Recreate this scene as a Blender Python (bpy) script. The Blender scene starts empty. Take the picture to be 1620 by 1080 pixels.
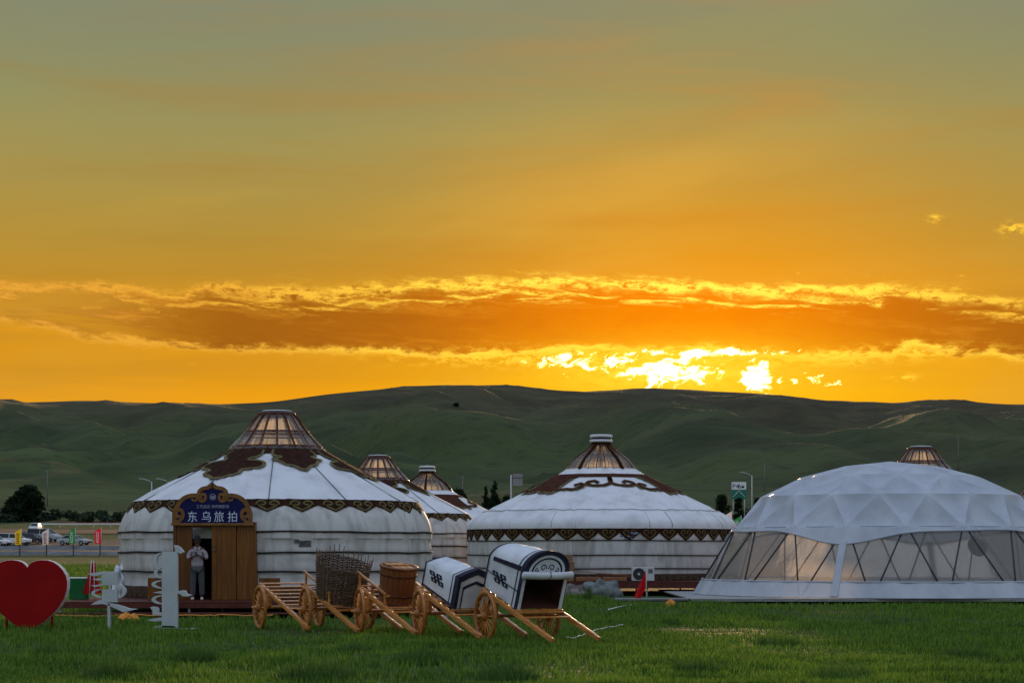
import bpy, bmesh, math, random
import numpy as np
from mathutils import Vector, Matrix
from mathutils.geometry import delaunay_2d_cdt
random.seed(7); RNG = np.random.default_rng(7)
SC = bpy.context.scene
COL = SC.collection
R = math.radians
# ------------------------------------------------------------------ camera
F, HOR, CH = 3000.0, 868.0, 1.85            # focal length in photo pixels, horizon row, eye height
cam = bpy.data.cameras.new('camera'); camo = bpy.data.objects.new('camera', cam); COL.objects.link(camo)
camo.location = (0, 0, CH); camo.rotation_euler = (R(90), 0, 0)
cam.sensor_width = 36; cam.lens = F/1620*36; cam.shift_y = (HOR-540)/1620
cam.clip_start = .5; cam.clip_end = 12000
SC.camera = camo
# ------------------------------------------------------------------ world
SUN_AZ, SUN_EL = math.atan((1085-810)/F), R(6.0)
W = bpy.data.worlds.new('World'); SC.world = W; W.use_nodes = True
SC.view_settings.view_transform = 'Standard'; SC.view_settings.look = 'None'
SC.view_settings.exposure = 0; SC.view_settings.gamma = 1
SC.cycles.use_denoising = True
SC.cycles.max_bounces = 8; SC.cycles.transparent_max_bounces = 16
SC.cycles.transmission_bounces = 6; SC.cycles.diffuse_bounces = 3; SC.cycles.glossy_bounces = 3

def lin(r, g, b):
    f = lambda c: (c/255/12.92) if c/255 <= .04045 else ((c/255+.055)/1.055)**2.4
    return (f(r), f(g), f(b), 1)

def ang(px, py):                               # photo pixel -> sky direction in "angular pixels"
    a = math.atan((px-810)/F); e = math.atan((HOR-py)/F*math.cos(a))
    return 810+F*a, HOR-F*e

class NT:
    def __init__(s, tree): s.t = tree
    def n(s, typ, **kw):
        o = s.t.nodes.new(typ)
        for k, v in kw.items(): setattr(o, k, v)
        return o
    def put(s, sock, v):
        if hasattr(v, 'is_linked') or isinstance(v, bpy.types.NodeSocket): s.t.links.new(v, sock)
        elif v is not None: sock.default_value = v
    def m(s, op, a, b=None, c=None, clamp=False):
        o = s.n('ShaderNodeMath', operation=op, use_clamp=clamp)
        for i, v in enumerate((a, b, c)):
            if v is not None: s.put(o.inputs[i], v)
        return o.outputs[0]
    def smooth(s, x, lo, hi):
        o = s.n('ShaderNodeMapRange', interpolation_type='SMOOTHSTEP')
        s.put(o.inputs[0], x); o.inputs[1].default_value = lo; o.inputs[2].default_value = hi
        return o.outputs[0]
    def gauss(s, x, c, w):
        d = s.m('DIVIDE', s.m('SUBTRACT', x, c), w)
        return s.m('POWER', 2.71828, s.m('MULTIPLY', s.m('MULTIPLY', d, d), -1.0))
    def mix(s, f, a, b, typ='MIX'):
        o = s.n('ShaderNodeMix', data_type='RGBA', blend_type=typ); o.clamp_factor = True
        s.put(o.inputs[0], f); s.put(o.inputs[6], a); s.put(o.inputs[7], b)
        return o.outputs[2]
    def ramp(s, x, stops, interp='EASE'):
        o = s.n('ShaderNodeValToRGB'); cr = o.color_ramp; cr.interpolation = interp
        while len(cr.elements) < len(stops): cr.elements.new(.5)
        for e, (p, c) in zip(cr.elements, sorted(stops)): e.position = p; e.color = c
        s.put(o.inputs[0], x); return o.outputs[0]
    def noise(s, vec, scale, detail=5, rough=.55, dist=0):
        o = s.n('ShaderNodeTexNoise'); s.put(o.inputs['Vector'], vec)
        o.inputs['Scale'].default_value = scale; o.inputs['Detail'].default_value = detail
        o.inputs['Roughness'].default_value = rough; o.inputs['Distortion'].default_value = dist
        return o.outputs[0]
    def vec(s, x, y, z=0.0):
        o = s.n('ShaderNodeCombineXYZ')
        for i, v in enumerate((x, y, z)): s.put(o.inputs[i], v)
        return o.outputs[0]

def build_world():
    t = W.node_tree; t.nodes.clear(); k = NT(t)
    out = k.n('ShaderNodeOutputWorld'); bg = k.n('ShaderNodeBackground')
    t.links.new(bg.outputs[0], out.inputs[0])
    tc = k.n('ShaderNodeTexCoord'); sep = k.n('ShaderNodeSeparateXYZ')
    t.links.new(tc.outputs['Generated'], sep.inputs[0])
    x, y, z = sep.outputs
    az = k.m('ARCTAN2', x, y); el = k.m('ARCSINE', z)
    U = k.m('MULTIPLY_ADD', az, F, 810.0); V = k.m('MULTIPLY_ADD', el, -F, HOR)
    sky = k.n('ShaderNodeTexSky', sky_type='NISHITA', sun_disc=False)
    sky.sun_elevation = SUN_EL; sky.sun_rotation = SUN_AZ; sky.altitude = 900; sky.dust_density = 1.2
    # clear sky, away from / under the sun
    vn = k.m('MULTIPLY_ADD', V, 1/1200, 300/1200, clamp=True)          # V -300..900
    def vr(rows):
        return k.ramp(vn, [((ang(810, yy)[1]+300)/1200, lin(*c)) for yy, c in rows], 'B_SPLINE')
    far = vr([(-280, (126, 138, 138)), (-60, (132, 137, 116)), (60, (136, 137, 108)), (180, (151, 146, 94)), (300, (170, 147, 74)), (400, (180, 141, 52)),
              (480, (208, 146, 36)), (580, (232, 158, 26)), (660, (246, 162, 14)), (860, (205, 130, 50))])
    near = vr([(-280, (130, 138, 134)), (-60, (140, 139, 112)), (60, (149, 141, 99)), (180, (172, 149, 80)), (300, (206, 154, 54)), (400, (232, 156, 34)),
               (480, (255, 158, 8)), (580, (255, 176, 4)), (660, (255, 186, 4)), (860, (225, 140, 40))])
    prox = k.gauss(U, 1110.0, 420.0)
    col = k.mix(prox, far, near)
    # thin high haze streaks
    hz = k.noise(k.vec(k.m('MULTIPLY', U, .0016), k.m('MULTIPLY_ADD', U, .0009, k.m('MULTIPLY', V, .0075))), 1.0, 5, .5, .4)
    col = k.mix(k.m('MULTIPLY', k.smooth(hz, .42, .72), .34), col, k.mix(prox, k.mix(k.smooth(V, 330.0, 120.0), lin(196, 158, 66), lin(128, 146, 104)), k.mix(k.smooth(V, 330.0, 120.0), lin(248, 184, 70), lin(158, 156, 96))))
    hz2 = k.noise(k.vec(k.m('MULTIPLY', U, .001), k.m('MULTIPLY', V, .011), 4.0), 1.0, 4, .5, .6)
    col = k.mix(k.m('MULTIPLY', k.smooth(hz2, .46, .74), .36), col, k.mix(prox, lin(168, 122, 42), lin(225, 135, 30)))
    # ---- the long cloud bank
    un = k.m('MULTIPLY_ADD', U, 1/2400, 400/2400, clamp=True)          # U -400..2000
    T = [(-380, 452), (0, 447), (110, 449), (200, 452), (265, 462), (330, 449), (420, 457), (530, 462), (575, 450), (700, 446), (790, 441), (880, 441),
         (1000, 445), (1110, 447), (1150, 455), (1260, 452), (1400, 453), (1500, 462), (1620, 474), (1950, 470)]
    B = [(-380, 516), (0, 506), (60, 516), (150, 538), (250, 547), (330, 551), (420, 555), (560, 557), (660, 562), (760, 565), (860, 558), (950, 554),
         (1080, 556), (1180, 564), (1300, 568), (1390, 562), (1450, 549), (1530, 559), (1620, 571), (1950, 560)]
    def edge(pts):
        q = []
        for px, py in pts:
            a, b = ang(px, py); q.append(((a+400)/2400, ((b-400)/250,)*3+(1,)))
        return k.m('MULTIPLY_ADD', k.ramp(un, q, 'EASE'), 250.0, 400.0)
    n1 = k.noise(k.vec(k.m('MULTIPLY', U, .012), k.m('MULTIPLY', V, .034), 1.0), 1.0, 9, .66, .35)
    n2 = k.noise(k.vec(k.m('MULTIPLY', U, .040), k.m('MULTIPLY', V, .085), 7.0), 1.0, 8, .68, .3)
    n3 = k.noise(k.vec(k.m('MULTIPLY', U, .006), k.m('MULTIPLY_ADD', U, -.004, k.m('MULTIPLY', V, .05)), 3.0), 1.0, 8, .66, .6)
    Vw = k.m('ADD', V, k.m('MULTIPLY_ADD', n1, 52.0, -26.0))
    Vw = k.m('ADD', Vw, k.m('MULTIPLY_ADD', n2, 20.0, -10.0))
    dT = k.m('SUBTRACT', Vw, edge(T)); dB = k.m('SUBTRACT', edge(B), Vw)
    a_c = k.m('MULTIPLY', k.smooth(dT, -1, 4), k.smooth(dB, -2, 5))
    p2 = k.gauss(U, 1090.0, 360.0)
    pl = k.smooth(U, 60.0, 330.0)
    body = k.mix(p2, k.mix(pl, lin(186, 128, 44), lin(164, 97, 20)), lin(255, 136, 2))
    body = k.mix(k.m('MULTIPLY', k.smooth(n3, .5, .72), k.m('MULTIPLY_ADD', pl, -.62, 1.0)), body, k.mix(p2, lin(242, 165, 48), lin(255, 150, 10)))
    body = k.mix(k.m('MULTIPLY', k.m('MULTIPLY', k.smooth(n1, .52, .36), .4), k.smooth(dT, 14, 60)), body, k.mix(p2, lin(150, 90, 20), lin(246, 120, 0)))
    a_c = k.m('MULTIPLY', a_c, k.m('MULTIPLY_ADD', k.m('MULTIPLY', k.smooth(n3, .62, .44), k.smooth(U, 420.0, 60.0)), -.75, 1.0))
    col = k.mix(a_c, col, body)
    rim_c = k.mix(p2, k.mix(k.gauss(U, 1090.0, 720.0), lin(236, 165, 58), lin(255, 178, 44)), (1.3, .86, .07, 1))
    rt = k.m('MULTIPLY', k.gauss(dT, 7.0, 7.5), k.smooth(n2, .34, .54))
    rt2 = k.m('MULTIPLY', k.gauss(dT, 26.0, 4.0), k.smooth(n3, .44, .6))
    rb = k.m('MULTIPLY', k.gauss(dB, 3.0, 5.5), k.smooth(n1, .32, .54))
    rm3 = k.m('MULTIPLY', k.m('MULTIPLY', k.gauss(n3, .55, .014), k.gauss(dT, 14.0, 18.0)), .8)
    rb = k.m('ADD', rb, rm3)
    rim = k.m('MINIMUM', k.m('ADD', k.m('ADD', rt, k.m('MULTIPLY', rt2, .8)), rb), 1.0)
    p3 = k.gauss(U, 1060.0, 520.0)
    rim_c = k.mix(p3, rim_c, (1.35, .95, .09, 1))
    frame_rim = k.m('MULTIPLY', rim, k.m('MULTIPLY_ADD', p2, .15, .85))
    col = k.mix(frame_rim, col, rim_c)
    # loose scraps of cloud under and over the bank
    scr = k.m('MULTIPLY', k.smooth(n2, .60, .70), k.smooth(n1, .5, .62))
    scr = k.m('MULTIPLY', scr, k.m('ADD', k.gauss(V, ang(810, 572)[1], 16.0), k.gauss(V, ang(810, 443)[1], 9.0)))
    col = k.mix(k.m('MULTIPLY', scr, .8), col, rim_c)
    for cx, cy, wx, wy in ((800, 565, 150, 12), (960, 562, 120, 10), (1450, 555, 100, 10), (1270, 570, 130, 9), (1606, 362, 20, 9), (1478, 346, 10, 5), (1430, 597, 18, 5)):
        a, b = ang(cx, cy); g = k.m('MULTIPLY', k.gauss(U, a, float(wx)), k.gauss(V, b, float(wy)))
        col = k.mix(k.m('MULTIPLY', g, k.smooth(n2, .47, .56)), col, (1.25, .72, .05, 1))
    # glow round the hidden sun, then the burning gaps
    gl = k.m('MULTIPLY', k.gauss(U, ang(1090, 600)[0], 260.0), k.gauss(V, ang(1090, 598)[1], 62.0))
    col = k.mix(k.m('MULTIPLY', gl, .9), col, (1.12, .60, .012, 1))
    gi = k.m('MULTIPLY', k.gauss(U, ang(1060, 588)[0], 150.0), k.gauss(V, ang(1060, 586)[1], 30.0))
    gi = k.m('MULTIPLY', gi, k.m('MULTIPLY_ADD', k.smooth(n2, .36, .6), .55, .35))
    col = k.mix(gi, col, (1.28, .86, .05, 1))
    hot = None
    n4 = k.noise(k.vec(k.m('MULTIPLY', U, .034), k.m('MULTIPLY_ADD', U, .008, k.m('MULTIPLY', V, .060)), 2.0), 1.0, 8, .66, .8)
    for cx, cy, wx, wy, th in ((925, 574, 100, 19, .52), (1060, 589, 80, 29, .475), (1197, 597, 36, 27, .46), (1285, 601, 32, 12, .51), (1110, 558, 150, 8, .49), (1320, 607, 26, 9, .53)):
        a, b = ang(cx, cy)
        g = k.m('MULTIPLY', k.gauss(U, a, float(wx)), k.gauss(V, b, float(wy)))
        nn = k.m('ADD', k.m('MULTIPLY', n4, .95), k.m('MULTIPLY', n1, .22))
        h = k.smooth(k.m('MULTIPLY_ADD', g, .30, k.m('SUBTRACT', nn, .30)), th-.03, th+.05)
        h = k.m('MULTIPLY', h, k.smooth(g, .12, .4))
        hot = h if hot is None else k.m('MAXIMUM', hot, h)
    col = k.mix(k.smooth(hot, 0.0, .45), col, (1.5, .95, .09, 1))
    col = k.mix(k.smooth(hot, .35, 1.0), col, (2.6, 2.1, 1.0, 1))
    # the cool dome overhead and behind the camera
    dsun = k.m('COSINE', k.m('SUBTRACT', az, SUN_AZ))
    wn = k.m('MAXIMUM', k.smooth(el, R(16.5), R(42)), k.smooth(dsun, .80, .05))
    nis = k.mix(1.0, sky.outputs[0], (NISH*.88, NISH*.95, NISH*1.0, 1), 'MULTIPLY')
    base = k.mix(k.smooth(el, R(2), R(55)), lin(138, 138, 139), lin(188, 203, 232))
    dome = k.mix(1.0, nis, k.mix(1.0, base, (DOME, DOME, DOME, 1), 'MULTIPLY'), 'ADD')
    col = k.mix(wn, col, dome)
    k.put(bg.inputs[0], col); bg.inputs[1].default_value = 1.0
    W.cycles.sampling_method = 'MANUAL'; W.cycles.sample_map_resolution = 1024
NISH, DOME = .06, 1.08
build_world()
# ------------------------------------------------------------------ sun (low, behind cloud and just over the ridge)
sl = bpy.data.lights.new('sun', 'SUN'); sl.energy = 5.0; sl.angle = R(3); sl.color = (1, .62, .28)
so = bpy.data.objects.new('sun', sl); COL.objects.link(so)
sd = Vector((math.sin(SUN_AZ)*math.cos(SUN_EL), math.cos(SUN_AZ)*math.cos(SUN_EL), math.sin(SUN_EL)))
so.rotation_euler = sd.to_track_quat('Z', 'Y').to_euler(); so.location = (0, 0, 60)

# ------------------------------------------------------------------ helpers
def P(px, py, Y): return Vector(((px-810)/F*Y, Y, CH+(HOR-py)/F*Y))
def GY(py): return CH*F/(py-HOR)              # depth of the flat lawn seen at a photo row

class MB:
    def __init__(s): s.v = []; s.f = []
    def add(s, vs, fs):
        o = len(s.v); s.v += [tuple(v) for v in vs]; s.f += [tuple(i+o for i in f) for f in fs]; return s
    def box(s, c, d, rot=None):
        c = Vector(c); vs = []
        for sx in (-.5, .5):
            for sy in (-.5, .5):
                for sz in (-.5, .5):
                    p = Vector((sx*d[0], sy*d[1], sz*d[2]))
                    vs.append(c+(rot @ p if rot else p))
        return s.add(vs, [(0, 1, 3, 2), (4, 6, 7, 5), (0, 4, 5, 1), (2, 3, 7, 6), (0, 2, 6, 4), (1, 5, 7, 3)])
    def bar(s, a, b, w, h, up=(0, 0, 1)):
        a, b = Vector(a), Vector(b); d = (b-a); L = d.length; d.normalize()
        sd_ = d.cross(Vector(up)); sd_ = sd_.normalized() if sd_.length > 1e-6 else Vector((1, 0, 0))
        u = sd_.cross(d)
        m = Matrix((sd_, d, u)).transposed()
        return s.box((a+b)/2, (w, L, h), m)
    def tube(s, pts, r, n=8, caps=True):
        pts = [Vector(p) for p in pts]; rs = r if isinstance(r, (list, tuple)) else [r]*len(pts)
        o = len(s.v); prev = None
        for i, p in enumerate(pts):
            d = (pts[min(i+1, len(pts)-1)]-pts[max(i-1, 0)]).normalized()
            ref = prev if prev is not None else (Vector((0, 0, 1)) if abs(d.z) < .9 else Vector((1, 0, 0)))
            a = (ref-d*ref.dot(d)); a = a.normalized() if a.length > 1e-6 else d.orthogonal().normalized()
            prev = a; b = d.cross(a)
            for j in range(n):
                t = 2*math.pi*j/n; s.v.append(tuple(p+(a*math.cos(t)+b*math.sin(t))*rs[i]))
        for i in range(len(pts)-1):
            for j in range(n):
                k = (j+1) % n
                s.f.append((o+i*n+j, o+i*n+k, o+(i+1)*n+k, o+(i+1)*n+j))
        if caps:
            s.f.append(tuple(o+j for j in reversed(range(n)))); s.f.append(tuple(o+(len(pts)-1)*n+j for j in range(n)))
        return s
    def lathe(s, prof, n=48, disp=None, close=False, a0=0.0):
        o = len(s.v); m = len(prof)
        for i, (r, z) in enumerate(prof):
            for j in range(n):
                ph = a0+2*math.pi*j/n
                rr = r+(disp(ph, i, r, z) if disp else 0)
                s.v.append((rr*math.sin(ph), -rr*math.cos(ph), z))
        for i in range(m-1 if not close else m):
            for j in range(n):
                k = (j+1) % n; i2 = (i+1) % m
                s.f.append((o+i*n+j, o+i2*n+j, o+i2*n+k, o+i*n+k))
        return s
    def disc(s, r, z, n=48, up=True):
        o = len(s.v); s.v.append((0, 0, z))
        for j in range(n):
            ph = 2*math.pi*j/n; s.v.append((r*math.sin(ph), -r*math.cos(ph), z))
        for j in range(n):
            f = (o, o+1+j, o+1+(j+1) % n); s.f.append(f if up else f[::-1])
        return s
    def prism(s, poly, y0, y1):                # polygon in the XZ plane, extruded along Y
        n = len(poly)
        area = sum(poly[i][0]*poly[(i+1) % n][1]-poly[(i+1) % n][0]*poly[i][1] for i in range(n))
        if area < 0: poly = poly[::-1]
        vs = [(x, y0, z) for x, z in poly]+[(x, y1, z) for x, z in poly]
        fs = [tuple(range(n)), tuple(range(2*n-1, n-1, -1))]+[(i, i+n, (i+1) % n+n, (i+1) % n) for i in range(n)]
        return s.add(vs, fs)
    def mesh(s, name, mat, smooth=False):
        me = bpy.data.meshes.new(name); me.from_pydata(s.v, [], s.f); me.update()
        if mat: me.materials.append(MAT[mat])
        if smooth: me.polygons.foreach_set('use_smooth', [True]*len(me.polygons))
        return me
    def build(s, name, mat, parent=None, smooth=False, bevel=0, loc=None, rot=None):
        return link(name, s.mesh(name, mat, smooth), parent, bevel, loc, rot)

def link(name, me, parent=None, bevel=0, loc=None, rot=None):
    o = bpy.data.objects.new(name, me); COL.objects.link(o)
    if parent is not None: o.parent = parent
    if loc is not None: o.location = loc
    if rot is not None: o.rotation_euler = rot
    if bevel:
        b = o.modifiers.new('bevel', 'BEVEL'); b.width = bevel; b.segments = 2; b.limit_method = 'ANGLE'
    return o
def tag(o, label=None, cat=None, group=None, kind=None):
    if label: o['label'] = label
    if cat: o['category'] = cat
    if group: o['group'] = group
    if kind: o['kind'] = kind
    return o
def thing(name, label, cat, loc=(0, 0, 0), rz=0, group=None):
    o = bpy.data.objects.new(name, None); COL.objects.link(o); o.empty_display_size = .2
    o.location = loc; o.rotation_euler = (0, 0, rz)
    return tag(o, label, cat, group)
def copy_tree(o, parent=None):
    c = o.copy(); COL.objects.link(c); c.parent = parent
    for ch in list(o.children): copy_tree(ch, c)
    return c
def fill(poly, step, holes=()):                # triangulated polygon with inner points (2-D)
    n = len(poly); vs = []; es = []
    for i in range(n):
        a, b = Vector(poly[i]), Vector(poly[(i+1) % n]); m = max(1, int((b-a).length/step))
        for q in range(m): vs.append(a.lerp(b, q/m))
    es = [(i, (i+1) % len(vs)) for i in range(len(vs))]
    xs = [p[0] for p in poly]; ys = [p[1] for p in poly]
    x = min(xs)+step/2
    while x < max(xs):
        y = min(ys)+step/2
        while y < max(ys): vs.append(Vector((x, y))); y += step
        x += step
    v, e, f, *_ = delaunay_2d_cdt(vs, es, [tuple(range(len(es)))], 1, 1e-5)
    return [tuple(q) for q in v], [tuple(q) for q in f]
def ribbon(path, w, taper=.25):
    vs = []; fs = []; n = len(path)
    for i, p in enumerate(path):
        a = Vector(path[max(i-1, 0)]); b = Vector(path[min(i+1, n-1)]); d = (b-a).normalized(); nn = Vector((-d.y, d.x))
        t = i/(n-1); ww = w*(1-(1-taper)*max(0, (t-.7)/.3)) if taper < 1 else w
        vs += [tuple(Vector(p)+nn*ww/2), tuple(Vector(p)-nn*ww/2)]
    for i in range(n-1): fs.append((2*i, 2*i+1, 2*i+3, 2*i+2))
    return vs, fs
def spiral(c, r0, r1, a0, a1, n=24, sy=1.0):
    return [(c[0]+(r0+(r1-r0)*i/n)*math.cos(R(a0+(a1-a0)*i/n)), c[1]+sy*(r0+(r1-r0)*i/n)*math.sin(R(a0+(a1-a0)*i/n))) for i in range(n+1)]
def text_mesh(body, size, mat, extrude=.006):
    cu = bpy.data.curves.new('t', 'FONT'); cu.body = body; cu.size = size; cu.extrude = extrude; cu.align_x = 'CENTER'
    cu.resolution_u = 3
    o = bpy.data.objects.new('t', cu); COL.objects.link(o)
    bpy.context.view_layer.update()
    me = bpy.data.meshes.new_from_object(o.evaluated_get(bpy.context.evaluated_depsgraph_get()))
    bpy.data.objects.remove(o); bpy.data.curves.remove(cu)
    me.materials.clear(); me.materials.append(MAT[mat]); return me

# ------------------------------------------------------------------ materials
MAT = {}
def mat(name, c1, c2=None, scale=4.0, rough=.6, bump=0, bscale=None, metal=0, stretch=(1, 1, 1), detail=5, spec=.22, trans=0, coat=0, dist=0, lo=.35, hi=.68, obj_rand=0):
    m = bpy.data.materials.new(name); m.use_nodes = True; t = m.node_tree; k = NT(t)
    b = t.nodes['Principled BSDF']; out = t.nodes['Material Output']
    tc = k.n('ShaderNodeTexCoord'); mp = k.n('ShaderNodeMapping'); mp.inputs['Scale'].default_value = stretch
    t.links.new(tc.outputs['Object'], mp.inputs[0]); v = mp.outputs[0]
    c1 = tuple(c1)+(1,) if len(c1) == 3 else c1
    if c2:
        c2 = tuple(c2)+(1,) if len(c2) == 3 else c2
        col = k.mix(k.smooth(k.noise(v, scale, detail, .6, dist), lo, hi), c1, c2)
    else: col = c1
    if obj_rand:
        oi = k.n('ShaderNodeObjectInfo'); hs = k.n('ShaderNodeHueSaturation')
        k.put(hs.inputs['Value'], k.m('MULTIPLY_ADD', oi.outputs['Random'], obj_rand, 1-obj_rand/2)); k.put(hs.inputs['Color'], col); col = hs.outputs[0]
    k.put(b.inputs['Base Color'], col)
    b.inputs['Roughness'].default_value = rough; b.inputs['Metallic'].default_value = metal
    b.inputs['Specular IOR Level'].default_value = spec; b.inputs['Coat Weight'].default_value = coat
    if coat: b.inputs['Coat Roughness'].default_value = .25
    if bump:
        bp = k.n('ShaderNodeBump'); bp.inputs['Strength'].default_value = bump; bp.inputs['Distance'].default_value = .03
        t.links.new(k.noise(v, bscale or scale*3, 4, .6), bp.inputs['Height']); t.links.new(bp.outputs[0], b.inputs['Normal'])
    if trans:
        tr = k.n('ShaderNodeBsdfTranslucent'); k.put(tr.inputs[0], col); mx = k.n('ShaderNodeMixShader'); mx.inputs[0].default_value = trans
        t.links.new(b.outputs[0], mx.inputs[1]); t.links.new(tr.outputs[0], mx.inputs[2]); t.links.new(mx.outputs[0], out.inputs[0])
    MAT[name] = m; return m
def film(name, tint, clear, rough=.12, gloss=.12, bump=.35, bscale=5.0, stretch=(1, 1, 1), back=.3):
    m = bpy.data.materials.new(name); m.use_nodes = True; t = m.node_tree; k = NT(t); t.nodes.remove(t.nodes['Principled BSDF'])
    out = t.nodes['Material Output']
    tc = k.n('ShaderNodeTexCoord'); mp = k.n('ShaderNodeMapping'); mp.inputs['Scale'].default_value = stretch
    t.links.new(tc.outputs['Object'], mp.inputs[0])
    n = k.noise(mp.outputs[0], bscale, 5, .6, .6)
    bp = k.n('ShaderNodeBump'); bp.inputs['Strength'].default_value = bump; bp.inputs['Distance'].default_value = .05; t.links.new(n, bp.inputs['Height'])
    tp = k.n('ShaderNodeBsdfTransparent'); tp.inputs[0].default_value = (.93, .93, .92, 1)
    tl = k.n('ShaderNodeBsdfTranslucent'); tl.inputs[0].default_value = tint; t.links.new(bp.outputs[0], tl.inputs[1])
    df = k.n('ShaderNodeBsdfDiffuse'); df.inputs[0].default_value = tint; t.links.new(bp.outputs[0], df.inputs[2])
    gl = k.n('ShaderNodeBsdfGlossy'); gl.inputs[0].default_value = (1, 1, 1, 1); gl.inputs[1].default_value = rough; t.links.new(bp.outputs[0], gl.inputs['Normal'])
    m1 = k.n('ShaderNodeMixShader'); m1.inputs[0].default_value = back; t.links.new(tl.outputs[0], m1.inputs[1]); t.links.new(df.outputs[0], m1.inputs[2])
    m2 = k.n('ShaderNodeMixShader'); k.put(m2.inputs[0], k.m('MULTIPLY_ADD', n, .3, clear-.15, clamp=True)); t.links.new(m1.outputs[0], m2.inputs[1]); t.links.new(tp.outputs[0], m2.inputs[2])
    fr = k.n('ShaderNodeFresnel'); fr.inputs[0].default_value = 1.4; t.links.new(bp.outputs[0], fr.inputs['Normal'])
    m3 = k.n('ShaderNodeMixShader'); k.put(m3.inputs[0], k.m('MULTIPLY_ADD', fr.outputs[0], .8, gloss-.03, clamp=True)); t.links.new(m2.outputs[0], m3.inputs[1]); t.links.new(gl.outputs[0], m3.inputs[2])
    t.links.new(m3.outputs[0], out.inputs[0]); MAT[name] = m

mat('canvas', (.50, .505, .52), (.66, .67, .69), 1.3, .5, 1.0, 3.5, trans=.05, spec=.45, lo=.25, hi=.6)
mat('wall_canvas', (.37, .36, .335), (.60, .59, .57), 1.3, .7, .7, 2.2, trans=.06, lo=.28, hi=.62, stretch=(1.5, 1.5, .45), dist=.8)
mat('vinyl', (.46, .50, .56), (.58, .62, .68), .8, .38, .5, 3.2, trans=.26, stretch=(1, 1, .45), spec=.4)
mat('rope_black', (.012, .012, .013), (.03, .03, .03), 20, .8)
mat('felt_brown', (.026, .011, .007), (.045, .020, .013), 6, .9, .2, spec=.04)
mat('felt_brown_red', (.045, .016, .010), (.075, .028, .017), 5, .9, .2, spec=.04)
mat('olive', (.085, .070, .022), (.15, .125, .04), 7, .8)
mat('rib_wood', (.07, .022, .012), (.12, .042, .02), 8, .6, spec=.1)
mat('cap_dark', (.03, .025, .022), (.05, .04, .035), 5, .5)
mat('skirt_brown', (.035, .016, .012), (.06, .03, .02), 5, .85)
film('crown_film', (.92, .78, .58, 1), .66, .08, .05, .8, 3.0, (1, 1, .5), .08)
film('window_film', (.90, .80, .68, 1), .52, .12, .03, .4, 1.6, (1, 1, .3), .10)
mat('door_wood', (.125, .040, .005), (.215, .078, .010), 2.2, .45, .25, 20, stretch=(6, 6, .35), coat=.15, dist=1.2)
mat('door_wood_b', (.10, .032, .005), (.17, .060, .009), 2.2, .45, .25, 20, stretch=(6, 6, .35), coat=.15, dist=1.2)
mat('sign_blue', (.008, .009, .062), (.012, .013, .085), 4, .5, spec=.1)
mat('sign_gold', (.17, .075, .016), (.24, .11, .03), 6, .5)
mat('sign_letter', (.55, .62, .78), None, rough=.5)
mat('sign_small', (.34, .34, .46), None, rough=.5)
mat('deck', (.072, .017, .012), (.115, .030, .020), 2.5, .5, .3, 20, stretch=(1, .2, 1), obj_rand=.4)
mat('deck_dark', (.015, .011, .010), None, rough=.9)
mat('cart_wood', (.37, .130, .022), (.58, .245, .055), 3.0, .30, .3, 30, stretch=(4, .5, 4), coat=.6, obj_rand=.3)
mat('wheel_wood', (.29, .095, .016), (.46, .175, .038), 5.0, .42, .3, 30, coat=.3)
mat('spoke_wood', (.38, .135, .024), (.55, .225, .05), 5.0, .45, coat=.2, obj_rand=.35)
mat('barrel_wood', (.12, .034, .011), (.21, .066, .02), 3.0, .45, .3, 25, stretch=(4, 4, .4), coat=.2, obj_rand=.35)
mat('wicker', (.075, .046, .028), (.16, .10, .062), 12, .8, .3)
mat('cart_cloth', (.50, .53, .57), (.68, .71, .75), 2.0, .7, .35, 4, trans=.08, lo=.25, hi=.6)
mat('navy', (.012, .013, .030), (.022, .024, .05), 6, .75)
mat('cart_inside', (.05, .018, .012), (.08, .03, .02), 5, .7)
mat('heart_red', (.25, .002, .003), (.30, .003, .005), 1.2, .5, spec=.12)
mat('heart_rim', (.62, .60, .58), (.7, .68, .66), 3, .35)
mat('letter_metal', (.42, .46, .48), (.52, .56, .58), 1.4, .40, metal=.15)
mat('flag_red', (.50, .008, .012), (.60, .012, .016), 5, .7, trans=.35)
mat('pole_white', (.5, .5, .48), None, rough=.4)
mat('green_paint', (.004, .10, .026), (.006, .125, .034), 3, .45)
mat('white_paint', (.72, .74, .74), (.8, .8, .8), 4, .5)
mat('grey_steel', (.28, .29, .30), (.36, .37, .38), 5, .45, metal=.6)
mat('strut_steel', (.045, .05, .058), None, rough=.45, metal=.4)
mat('platform', (.22, .22, .22), (.32, .32, .31), 3, .7)
mat('cardboard', (.20, .105, .055), (.26, .14, .075), 4, .85, .2)
mat('timber', (.22, .09, .04), (.32, .14, .065), 3, .7, .2, stretch=(.4, 4, 4), obj_rand=.4)
mat('tarp', (.09, .105, .10), (.19, .21, .20), 2.5, .6, .5, 4)
mat('tarp_dirty', (.10, .088, .075), (.24, .215, .19), 3.5, .8, .5, 5)
mat('silver_wrap', (.40, .42, .45), (.75, .77, .8), 4, .28, .6, 6, metal=.4)
mat('ac_white', (.52, .51, .50), (.6, .59, .58), 3, .5)
mat('dark_plastic', (.03, .032, .036), None, rough=.5)
mat('ac_print', (.09, .08, .12), (.2, .17, .22), 14, .5)
mat('car_white', (.70, .72, .73), None, rough=.5)
mat('car_silver', (.42, .45, .47), None, rough=.5, metal=.2)
mat('car_dark', (.04, .035, .06), None, rough=.25, coat=.6)
mat('car_glass', (.02, .03, .035), None, rough=.35)
mat('tyre', (.02, .02, .02), None, rough=.85)
mat('rim_metal', (.35, .36, .37), None, rough=.35, metal=.7)
mat('lamp_white', (.5, .5, .5), None, rough=.6)
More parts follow.
